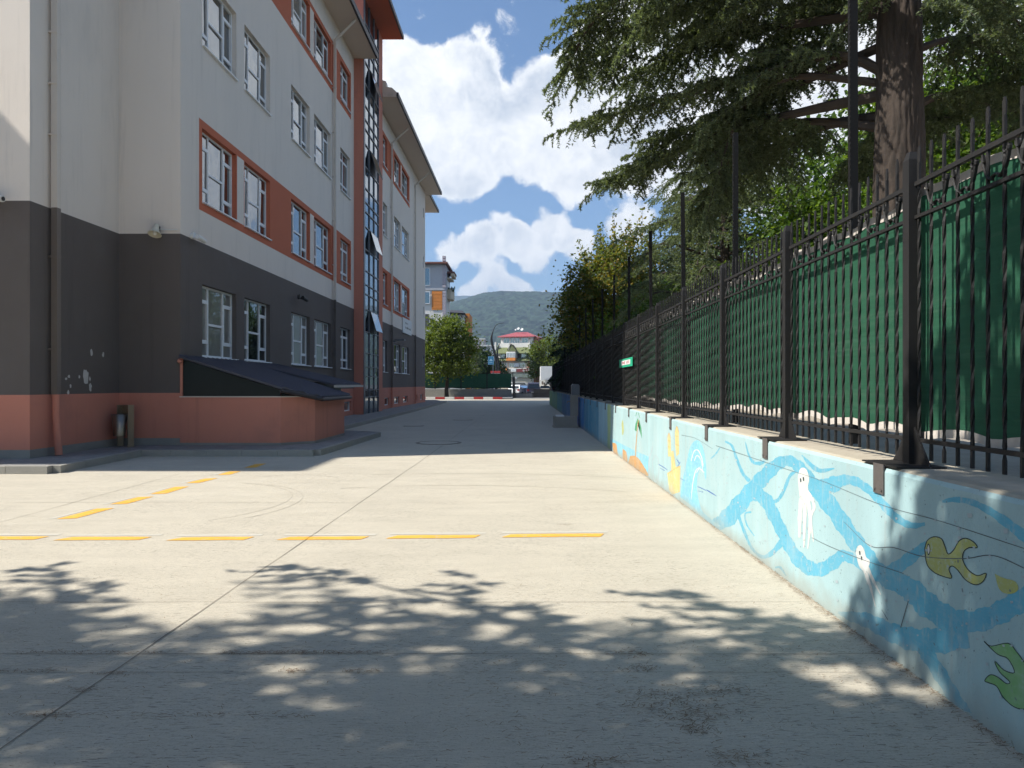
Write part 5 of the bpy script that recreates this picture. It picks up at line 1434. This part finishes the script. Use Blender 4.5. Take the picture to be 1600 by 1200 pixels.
def car(name, label, loc, rotz, body_m, w=1.76, L=4.2, h=1.5, group=None, hatch=True):
    """local: front towards +y"""
    t = thing(name, label, 'car', loc, rotz, group); hw = w / 2; a = -L / 2; b = L / 2
    low = [(a + .03, .30), (a - .0, .62), (a + .05, .95), (a + .30, 1.0), (b - 1.25, .98), (b - .30, .86), (b - .02, .66), (b, .32), (b - .2, .2), (a + .2, .2)]
    cab = [(a + .12, .96), (a + .42, h - .08), (a + .75, h), (b - 2.05, h - .02), (b - 1.75, h - .12), (b - 1.1, .95)] if hatch else [(a + .75, .96), (a + 1.25, h - .06), (a + 1.6, h), (b - 2.05, h - .02), (b - 1.75, h - .12), (b - 1.1, .95)]
    m = MB()
    n = len(low); o = 0
    secs = [(-hw, .94, .05), (-hw + .0, 1.0, 0), (hw, 1.0, 0), (hw, .94, .05)]
    rings = [(-hw, .97), (-hw + .09, 1.0), (hw - .09, 1.0), (hw, .97)]
    for x_, s_ in rings: m.v += [(x_, y * s_, .55 + (z - .55) * s_) for y, z in low]
    for r_ in range(3):
        for q in range(n): m.f.append([r_ * n + q, r_ * n + (q + 1) % n, (r_ + 1) * n + (q + 1) % n, (r_ + 1) * n + q]); m.m.append(0)
    m.f.append(list(range(n))[::-1]); m.m.append(0); m.f.append([3 * n + q for q in range(n)]); m.m.append(0)
    nc = len(cab); o = len(m.v)
    for sg in (-1, 1): m.v += [(sg * (hw - .06 - .20 * max(0, (z - .95) / (h - .95))), y, z) for y, z in cab]
    for q in range(nc - 1): m.f.append([o + q, o + q + 1, o + nc + q + 1, o + nc + q]); m.m.append(0)
    m.f.append([o + q for q in range(nc)][::-1]); m.m.append(0); m.f.append([o + nc + q for q in range(nc)]); m.m.append(0)
    m.build('body', body_m, t)
    def win(p, q, name_='window'):
        (y0, z0), (y1, z1) = p, q; m = MB(); f0, f1 = .12, .86
        pts = []
        for f, y_, z_ in ((f0, 0, 0), (f1, 0, 0)): pass
        ya, za = y0 + (y1 - y0) * f0, z0 + (z1 - z0) * f0; yb, zb = y0 + (y1 - y0) * f1, z0 + (z1 - z0) * f1
        xa = hw - .14 - .20 * max(0, (za - .95) / (h - .95)); xb = hw - .14 - .20 * max(0, (zb - .95) / (h - .95))
        nn = Vector((0, -(z1 - z0), (y1 - y0))).normalized() * (.008 if y1 > y0 else -.008)
        if nn.z < 0: nn = -nn
        m.quad((-xa, ya + nn.y, za + nn.z), (xa, ya + nn.y, za + nn.z), (xb, yb + nn.y, zb + nn.z), (-xb, yb + nn.y, zb + nn.z)); m.build(name_, M_CARGL, t)
    win(cab[0], cab[1], 'rear_window'); win(cab[5], cab[4] if False else cab[3], 'windscreen')
    for sg in (-1, 1):
        m = MB(); pts = [(cab[0][0] + .28, 1.0), (cab[1][0] + .12, h - .16), (cab[3][0] - .05, h - .14), (cab[5][0] - .28, 1.0)]
        m.poly([(sg * (hw - .05 - .20 * max(0, (z - .95) / (h - .95)) + .004), y, z) for y, z in pts]); m.build('side_window', M_CARGL, t)
        m = MB(); m.box(sg * (hw - .20) - .13, sg * (hw - .20) + .13, a - .012 + .03, a + .10, .70, .92); m.build('tail_light', M_TAIL, t)
        m = MB(); m.box(sg * (hw - .25) - .17, sg * (hw - .25) + .17, b - .12, b + .0, .62, .78); m.build('headlight', M_HEAD, t)
        m = MB(); m.box(sg * (hw + .02) - .09, sg * (hw + .02) + .09, b - 1.55, b - 1.40, .98, 1.10); m.build('mirror', body_m, t)
        for yw in (a + .78, b - .80):
            m = MB(); m.tube([(sg * (hw - .20), yw, .31), (sg * (hw + .01), yw, .31)], .31, 20); wl_ = m.build('wheel', M_TYRE, t)
            m = MB(); m.tube([(sg * (hw + .0), yw, .31), (sg * (hw + .022), yw, .31)], .19, 14); m.build('rim', M_ALU, wl_)
    m = MB(); m.box(-.26, .26, a - .015, a + .02, .52, .63); m.build('number_plate', M_WHITEP, t)
    m = MB(); m.box(-hw + .1, hw - .1, a - .03, a + .1, .24, .42); m.build('bumper', M_GUTTER, t)
    return t


grp_c = 'cars in the street beyond the gate'
car('parked_car', 'white hatchback just beyond the left gate post', (-.05, 92, 0), R(-28), paint('car_white', (.72, .72, .72)), group=grp_c)
car('parked_car', 'dark estate car with pale roof in the middle of the gateway', (1.45, 90.5, 0), R(2), paint('car_dark', (.05, .045, .07)), 1.82, 4.4, 1.78, group=grp_c)
car('parked_car', 'silver car further back above the white hatchback', (.2, 103, 0), R(-75), paint('car_silver', (.45, .46, .44)), 1.75, 4.3, 1.9, group=grp_c)
car('parked_car', 'beige car beside the white box truck', (2.9, 97, 0), R(8), paint('car_beige', (.52, .48, .38)), 1.72, 4.0, 1.5, group=grp_c)
tk = thing('box_truck', 'white box truck standing right of the gateway', 'truck', (3.75, 104, 0))
m = MB(); m.box(-1.0, 1.05, -2.2, 2.2, 2.2, 4.15); m.build('cargo_box', M_WHITEP, tk)
m = MB(); m.box(-.95, .95, -2.2, 4.2, .62, .9); m.build('chassis', M_GUTTER, tk)
m = MB(); m.extr([(-1.0, 2.4, .7), (-1.0, 4.2, .7), (-1.0, 4.2, 1.7), (-1.0, 3.8, 2.7), (-1.0, 2.4, 2.8)], (2.0, 0, 0)); m.build('cab', M_WHITEP, tk)
m = MB(); m.box(-1.0, 1.05, -2.2, 2.2, .95, 1.05); m.build('load_bed', M_WHITEP, tk)
m = MB(); m.box(-1.0, 1.05, -2.25, -2.2, 1.0, 1.35); m.build('tailboard', M_GALV, tk)
for sg in (-1, 1):
    for yy in (-1.3, 3.2):
        m = MB(); m.tube([(sg * .72, yy, .42), (sg * 1.0, yy, .42)], .42, 18); m.build('wheel', M_TYRE, tk)
    m = MB(); m.box(sg * .78 - .14, sg * .78 + .14, -2.3, -2.25, .70, .85); m.build('tail_light', M_TAIL, tk)
rr_ = random.Random(8); m = MB()
for q in range(7): xx = -.85 + q * .27; m.box(xx, xx + .22, -2.0 + rr_.random() * .5, -1.2, 1.05, 1.05 + rr_.uniform(.35, .95))
m.build('load', mat('mixed_load', (.22, .17, .13), .8, .6, 2), tk)

# ------------------------------------------------------------------ houses beyond
def facade_window(parent, x, z, w, h, y=0, m_=None, frame=M_PVC, recess=.08):
    q = MB(); b = .09
    for (x0, x1, z0, z1) in ((x, x + w, z, z + b), (x, x + w, z + h - b, z + h), (x, x + b, z + b, z + h - b), (x + w - b, x + w, z + b, z + h - b), (x + w / 2 - .05, x + w / 2 + .05, z + b, z + h - b)): q.box(x0, x1, y - .06, y + .02, z0, z1)
    f = q.build('window', frame, parent); q = MB(); q.quad((x + b, y - .02, z + b), (x + w - b, y - .02, z + b), (x + w - b, y - .02, z + h - b), (x + b, y - .02, z + h - b)); q.build('pane', m_ or M_GLASS, f)
    return f


M_CREAM = mat('cream_render', (.58, .50, .38), .9, .1, .6); M_OFFW = mat('offwhite_render', (.66, .64, .60), .9, .08, .6); M_GROOF = mat('green_shingles', (.15, .17, .075), .9, .3, 3, .2, 20)
M_RROOF = mat('red_metal_roof', (.36, .085, .09), .5, .12, 2); M_BRICK = brick_mat('brick_wall', (.36, .11, .06), (.30, .09, .05), (.3, .25, .2), 1.2, swap=True); M_ORANGE = mat('orange_cladding', (.62, .22, .045), .7, .15, 2); M_DKWOOD = mat('dark_wood', (.05, .035, .025), .8)
HY = 190.0; HS = HY / F
hx = lambda px: (px / 13.333 + 760 - VX) * HS
hz = lambda py: H + (VY - (py / 13.333 + 500)) * HS
h_ = thing('red_roofed_house', 'tall house with red hipped roof above a green mansard storey', 'house', (0, HY, 0))
xl, xr = hx(185), hx(945)
m = MB(); m.box(xl, xr, 0, 11, 0, hz(860)); m.build('lower_wall', M_CREAM, h_)
m = MB(); m.box(xl + .2, xr, 1.2, 11, hz(860), hz(475)); m.build('upper_wall', M_OFFW, h_)
m = MB(); m.box(xl + .6, xr - .1, 2.5, 11, hz(475), hz(335)); m.build('attic_wall', M_OFFW, h_)
m = MB(); m.add([(hx(180), 1.3, hz(335)), (hx(990), 1.3, hz(335)), (hx(990), 12, hz(335)), (hx(180), 12, hz(335)), (hx(490), 6, hz(222)), (hx(745), 6, hz(222))], [(0, 1, 5, 4), (1, 2, 5), (2, 3, 4, 5), (3, 0, 4), (0, 3, 2, 1)]); m.box(hx(185), hx(985), 1.25, 1.35, hz(350), hz(336)); rf = m.build('roof', M_RROOF, h_)
for px, pz, r_ in ((510, 180, .26), (570, 155, .40), (650, 175, .42)):
    m = MB(); c = (hx(px), 4.5, hz(pz)); m.lathe([(.001, 0), (r_ * .7, .05), (r_, .16)], 16); d_ = m.build('satellite_dish', M_WHITEP, h_, c); d_.rotation_euler = (R(60), 0, 0)
m = MB()
for (a, za, b_, zb) in ((190, 690, 0, 475),): m.quad((xl - .1, -.5, hz(690)), (xr - .4, -.5, hz(690)), (xr - .4, 2.45, hz(475)), (xl - .1, 2.45, hz(475))); m.quad((xl - .1, -.5, hz(690)), (xl - .1, 2.45, hz(475)), (xl - .1, 2.45, hz(690)), (xl - .1, 2.45, hz(690)))
m.box(xl - .1, xr - .4, -.5, -.3, hz(700), hz(690)); m.quad((xl, -.9, hz(850)), (xr - .2, -.9, hz(850)), (xr - .2, .9, hz(785)), (xl, .9, hz(785))); m.build('green_roof', M_GROOF, h_)
m = MB(); m.extr([(hx(470), -1.2, hz(655)), (hx(655), -1.2, hz(655)), (hx(540), -1.2, hz(510))], (0, 3.2, 0)); m.build('dormer', M_GROOF, h_)
m = MB()
for s0, s1 in (((455, 640), (540, 505)), ((540, 505), (665, 645))): m.tube([(hx(s0[0]), -1.25, hz(s0[1])), (hx(s1[0]), -1.25, hz(s1[1]))], .10, 4)
m.build('bargeboard', M_DKWOOD, h_)
m = MB(); m.box(hx(440), hx(632), -1.5, 1.3, hz(850), hz(790)); m.build('bay_base', M_ORANGE, h_)
m = MB(); m.box(hx(440), hx(632), -1.45, 1.3, hz(790), hz(665)); m.build('bay', M_OFFW, h_)
for a in (447, 510, 572): facade_window(h_, hx(a), hz(782), hx(60) - hx(5), hz(680) - hz(782), -1.47)
for a, b_ in ((265, 360), (705, 830)): facade_window(h_, hx(a), hz(778), hx(b_) - hx(a), hz(692) - hz(778), 1.16)
m = MB(); m.box(hx(362), hx(436), .6, 1.18, hz(785), hz(692)); m.box(hx(636), hx(702), .6, 1.18, hz(830), hz(692)); m.box(hx(832), hx(880), .6, 1.18, hz(785), hz(692)); m.build('timber_panel', M_DKWOOD, h_)
for a, b_ in ((295, 425), (440, 535), (540, 645), (690, 830)): facade_window(h_, hx(a), hz(468), hx(b_) - hx(a), hz(360) - hz(468), 2.46)
for x0, x1, z0, z1 in ((436, 476, 610, 478), (148, 176, 620, 455), (892, 916, 840, 455)):
    m = MB(); m.box(hx(x0), hx(x1), .2, 1.1, hz(z0), hz(z1)); m.build('chimney', M_OFFW, h_)
for a, b_ in ((305, 375), (390, 430), (470, 585), (690, 815)): facade_window(h_, hx(a), hz(985), hx(b_) - hx(a), hz(895) - hz(985), -.03, None, M_PVC)
m = MB(); m.box(hx(588), hx(690), -.7, -.05, hz(975), hz(900)); m.build('white_unit', M_WHITEP, h_)
m = MB(); m.box(hx(872), hx(912), -.25, .6, hz(1030), hz(860)); m.box(hx(270), hx(300), -.25, .2, hz(1100), hz(870)); m.build('brick_pillar', M_BRICK, h_)
m = MB(); m.box(xr + .01, xr + 1.2, 3, 11, 0, hz(350)); m.build('brick_side', M_BRICK, h_)
m = MB(); m.box(hx(440), hx(905), -.7, -.05, hz(1025), hz(1005)); m.build('balcony_slab', M_OFFW, h_)
m = MB(); m.extr([(hx(275), -1.6, hz(1070)), (hx(275), -.05, hz(1000)), (hx(275), -.05, hz(1070))], (hx(430) - hx(275), 0, 0)); m.build('awning', M_ORANGE, h_)
m = MB(); m.box(hx(440), hx(1060), -.5, -.06, hz(1200), hz(1120)); m.build('shop_front', M_GLASS, h_)
# shop sign with bright letters
sg_ = thing('shop_sign', 'dark red shop fascia with white letters below the red roofed house', 'sign', (0, HY - 1.2, 0))
m = MB(); m.box(hx(660), hx(1110), -.1, .0, hz(1085), hz(1020)); m.build('fascia', mat('fascia_red', (.16, .03, .03), .6), sg_)
for txt, px, size, dz in (('BiLA', 790, .62, 1074), ('K', 905, 1.0, 1078), ('ALE', 952, .62, 1074)):
    cv = bpy.data.curves.new('lettering', 'FONT'); cv.body = txt; cv.size = size * 1.1; cv.extrude = .03
    cv.materials.append(M_WHITEP); tmp = link('lettering', cv); bpy.context.view_layer.update(); me = bpy.data.meshes.new_from_object(tmp); bpy.data.objects.remove(tmp)
    o = link('lettering', me, sg_, (hx(px), -.13, hz(dz))); o.rotation_euler = (R(90), 0, 0)
t = thing('white_notice', 'small white notice board left of the shop fascia', 'sign', (0, HY - 2.3, 0))
m = MB(); m.box(hx(560), hx(665), -.08, 0, hz(1078), hz(1022)); m.build('board', M_WHITEP, t); m = MB(); m.box(hx(575), hx(650), -.1, -.08, hz(1060), hz(1055)); m.box(hx(575), hx(650), -.1, -.08, hz(1045), hz(1040)); m.build('lettering', M_MGREY, t)

hc = (xl + xr) / 2
for o_ in (h_, sg_, t):                              # the house front is turned a little to the left
    th = R(-15); dy = o_.location.y - HY
    o_.rotation_euler = (0, 0, th)
    o_.location = (hc - hc * math.cos(th) - dy * math.sin(th), HY - hc * math.sin(th) + dy * math.cos(th), 0)

# orange and grey apartment house by the school end
AY = 110.0; AS = AY / F
ax = lambda px: (px / 12.0 + 660 - VX) * AS
az = lambda py: H + (VY - (py / 12.0 + 400)) * AS
ap_ = thing('apartment_house', 'grey and orange apartment house peeping out behind the school end', 'building', (0, AY, 0))
x0, x1 = ax(-560), ax(430)
m = MB(); m.box(x0, x1, 0, 7, 0, az(640)); m.build('lower_wall', M_OFFW, ap_)
m = MB(); m.box(x0, x1, -.15, 7, az(640), az(160)); m.build('upper_wall', mat('pale_grey_render', (.44, .45, .48), .9, .06), ap_)
m = MB(); m.box(x0 - .3, ax(480), -1.0, 7.5, az(158), az(128)); m.quad((x0, -1, az(128) + .0), (ax(480), -1, az(128)), (ax(200), 3, az(60)), (x0, 3, az(60))); m.quad((ax(480), -1, az(128)), (ax(480), 7.5, az(128)), (ax(200), 4, az(60)), (ax(200), 3, az(60)))
m.box(ax(430), ax(570), 2.5, 6.5, az(270), az(240)); m.build('roof', M_ROOF, ap_)
m = MB(); m.box(ax(500), ax(560), 2.6, 6.4, az(330), az(272)); m.box(ax(432), ax(520), 2.6, 6.4, az(385), az(355)); m.build('roof_beam', M_CREAM, ap_)
m = MB()
for q in range(11): m.box(ax(178), ax(372), -.10 - .02 * (q % 2), 0, az(1010) - .01 + (az(655) - az(1010)) * q / 11, az(1010) + (az(655) - az(1010)) * (q + 1) / 11)
m.build('orange_cladding', M_ORANGE, ap_)
m = MB()
for q in range(24): z = az(1300) + q * .45; m.box(ax(378), x1 + .06, -.12 - .14 * (1 if z > az(640) else 0), .4, z, z + .36)
m.build('quoins', mat('quoin_mauve', (.42, .38, .42), .9), ap_)
for z0, z1 in ((560, 225), (900, 670), (1400, 1080)):
    facade_window(ap_, ax(-60), az(z0), ax(148) - ax(-60), az(z1) - az(z0), -.18)
m = MB(); pts = [(x1, 2.4), (x1 + .6, 2.2), (x1 + .9, 3), (x1 + .95, 5), (x1 + .6, 6), (x1, 6)]; m.prism(pts, az(770), az(590)); m.build('balcony', M_CREAM, ap_)
m = MB(); rq = random.Random(4)
for q in range(30): c = Vector((x1 + rq.uniform(.2, 1.1), rq.uniform(2.4, 4), az(590) + rq.uniform(-.1, .5))); m.tube([c, c + Vector((rq.uniform(-.3, .3), rq.uniform(-.2, .2), rq.uniform(-.4, .3)))], .07, 4)
m.build('balcony_plants', M_LEAFD, ap_)
m = MB(); m.box(x1 + .01, x1 + .05, 2.8, 5, az(530), az(410)); m.build('balcony_window', M_PVC, ap_)
for q in range(3): m = MB(); m.box(x1 + .01, x1 + .35, 1.5 + q, 1.9 + q, 3, az(800)); 
# dark roofed terrace house
dh = thing('terrace_house', 'dark roofed house with an orange wall behind the linden', 'house', (0, 140, 0))
dx = lambda px: (px - VX) * 140 / F
dz_ = lambda py: H + (VY - py) * 140 / F
m = MB(); m.box(dx(690), dx(726), 0, 10, 0, dz_(492)); m.build('wall', M_OFFW, dh)
m = MB(); m.box(dx(727), dx(733), 1, 9, 0, dz_(489)); m.build('orange_wall', M_ORANGE, dh)
m = MB(); m.add([(dx(688), -1, dz_(488)), (dx(727), -1, dz_(490)), (dx(727), 10, dz_(490)), (dx(688), 10, dz_(488)), (dx(700), 4, dz_(481)), (dx(720), 4, dz_(482))], [(0, 1, 5, 4), (1, 2, 5), (2, 3, 4, 5), (3, 0, 4), (0, 3, 2, 1)]); m.build('roof', M_GUTTER, dh)
m = MB()
for q in range(5): m.tube([(dx(698 + q * 7), -.8, dz_(490)), (dx(702 + q * 7), -.9, dz_(497))], .14, 4)
m.build('braces', M_DKWOOD, dh)
for a in (700, 712): facade_window(dh, dx(a), dz_(505), 1.1, 1.2, -.04)
# far blocks
for lab, Yb, px0, px1, pt, cm, nx_, nz_ in (('pinkish flat roofed block far behind the thin conifer', 330, 733, 757, 530.5, mat('pinkish_render', (.62, .50, .46), .9), 6, 5), ('white flat roofed block far behind left of the curved lamp', 280, 749, 772, 541, M_OFFW, 4, 4), ('small pale block right of the red roofed house', 300, 835, 846, 537, M_OFFW, 3, 4)):
    t = thing('far_block', lab, 'building', (0, Yb, 0)); fx = lambda px: (px - VX) * Yb / F; zt = H + (VY - pt) * Yb / F
    m = MB(); m.box(fx(px0), fx(px1), 0, 14, 0, zt); m.build('wall', cm, t)
    m = MB(); m.box(fx(px0) - .3, fx(px1) + .3, -.4, 14.3, zt, zt + .5); m.build('roof_edge', M_OFFW, t)
    dw = (fx(px1) - fx(px0)) / nx_
    for a in range(nx_):
        for b_ in range(nz_): facade_window(t, fx(px0) + dw * (a + .2), zt - 2.6 - b_ * 3.2, dw * .6, 1.6, -.05)

# ------------------------------------------------------------------ forested mountains
M_FOREST = mat('forest_slope', (.022, .042, .021), .95, .9, .005, 1.6, .06, bump=0)


def ridge(name, Y, depth, prof, x0, x1, seed, nxn=380, nyn=240, tree=7.0):
    rg = np.random.default_rng(seed); X = np.linspace(x0, x1, nxn); T = np.linspace(0, 1, nyn)
    top = np.interp(X, [p[0] for p in prof], [p[1] for p in prof])
    from mathutils import noise as mn
    def fb(x, y): return np.array([mn.fractal(Vector((a / 420, b / 520, seed)), 1.0, 2.1, 4) for a, b in zip(x.ravel(), y.ravel())]).reshape(x.shape)
    XX, TT = np.meshgrid(X, T, indexing='ij'); YY = Y + (TT - .62) * depth
    shp = np.where(TT < .62, np.sin(TT / .62 * math.pi / 2) ** 1.25, np.cos((TT - .62) / .38 * math.pi / 2))
    Z = top[:, None] * shp * (1 + .0 * TT) + fb(XX, YY) * top[:, None] * .035 * np.sin(np.pi * np.clip(TT, 0, 1)) + rg.uniform(0, 1, XX.shape) * tree * (shp > .05)
    Z[:, 0] = -8; Z[:, -1] = -8
    i = np.arange(nxn * nyn).reshape(nxn, nyn)
    me = bpy.data.meshes.new(name); me.from_pydata(np.stack([XX, YY, Z], -1).reshape(-1, 3).tolist(), [], np.stack([i[:-1, :-1], i[1:, :-1], i[1:, 1:], i[:-1, 1:]], -1).reshape(-1, 4).tolist()); me.materials.append(M_FOREST)
    struct(link(name, me))


def pz(px, py, Y): return ((px - VX) * Y / F, H + (VY - py) * Y / F)


ridge('forested_hill', 2300, 1900, [(-1800, 150), pz(640, 497, 2300), pz(700, 486, 2300), pz(735, 475, 2300), pz(760, 466, 2300), pz(785, 462, 2300), pz(815, 464, 2300), pz(850, 467, 2300), pz(900, 472, 2300), pz(1000, 490, 2300), (1800, 120)], -1500, 1500, 5)
ridge('distant_mountain', 4300, 1800, [(-3000, 380), pz(640, 468, 4300), pz(700, 466, 4300), pz(750, 467, 4300), pz(800, 476, 4300), pz(835, 470, 4300), pz(870, 466, 4300), pz(930, 472, 4300), (2500, 350)], -2300, 2300, 6, 300, 120, 9.0)

# ------------------------------------------------------------------ air
hz_ = MB(); hz_.box(-2600, 2600, -60, 5600, -12, 640)
hm = bpy.data.materials.new('haze_air'); hm.use_nodes = True; ht = hm.node_tree; ht.nodes.clear()
pv = ht.nodes.new('ShaderNodeVolumePrincipled'); pv.inputs['Color'].default_value = (.56, .74, 1.0, 1); pv.inputs['Density'].default_value = .00022; pv.inputs['Anisotropy'].default_value = .2
ho = ht.nodes.new('ShaderNodeOutputMaterial'); ht.links.new(pv.outputs[0], ho.inputs['Volume'])
hzo = hz_.build('haze', hm); hzo['kind'] = 'stuff'
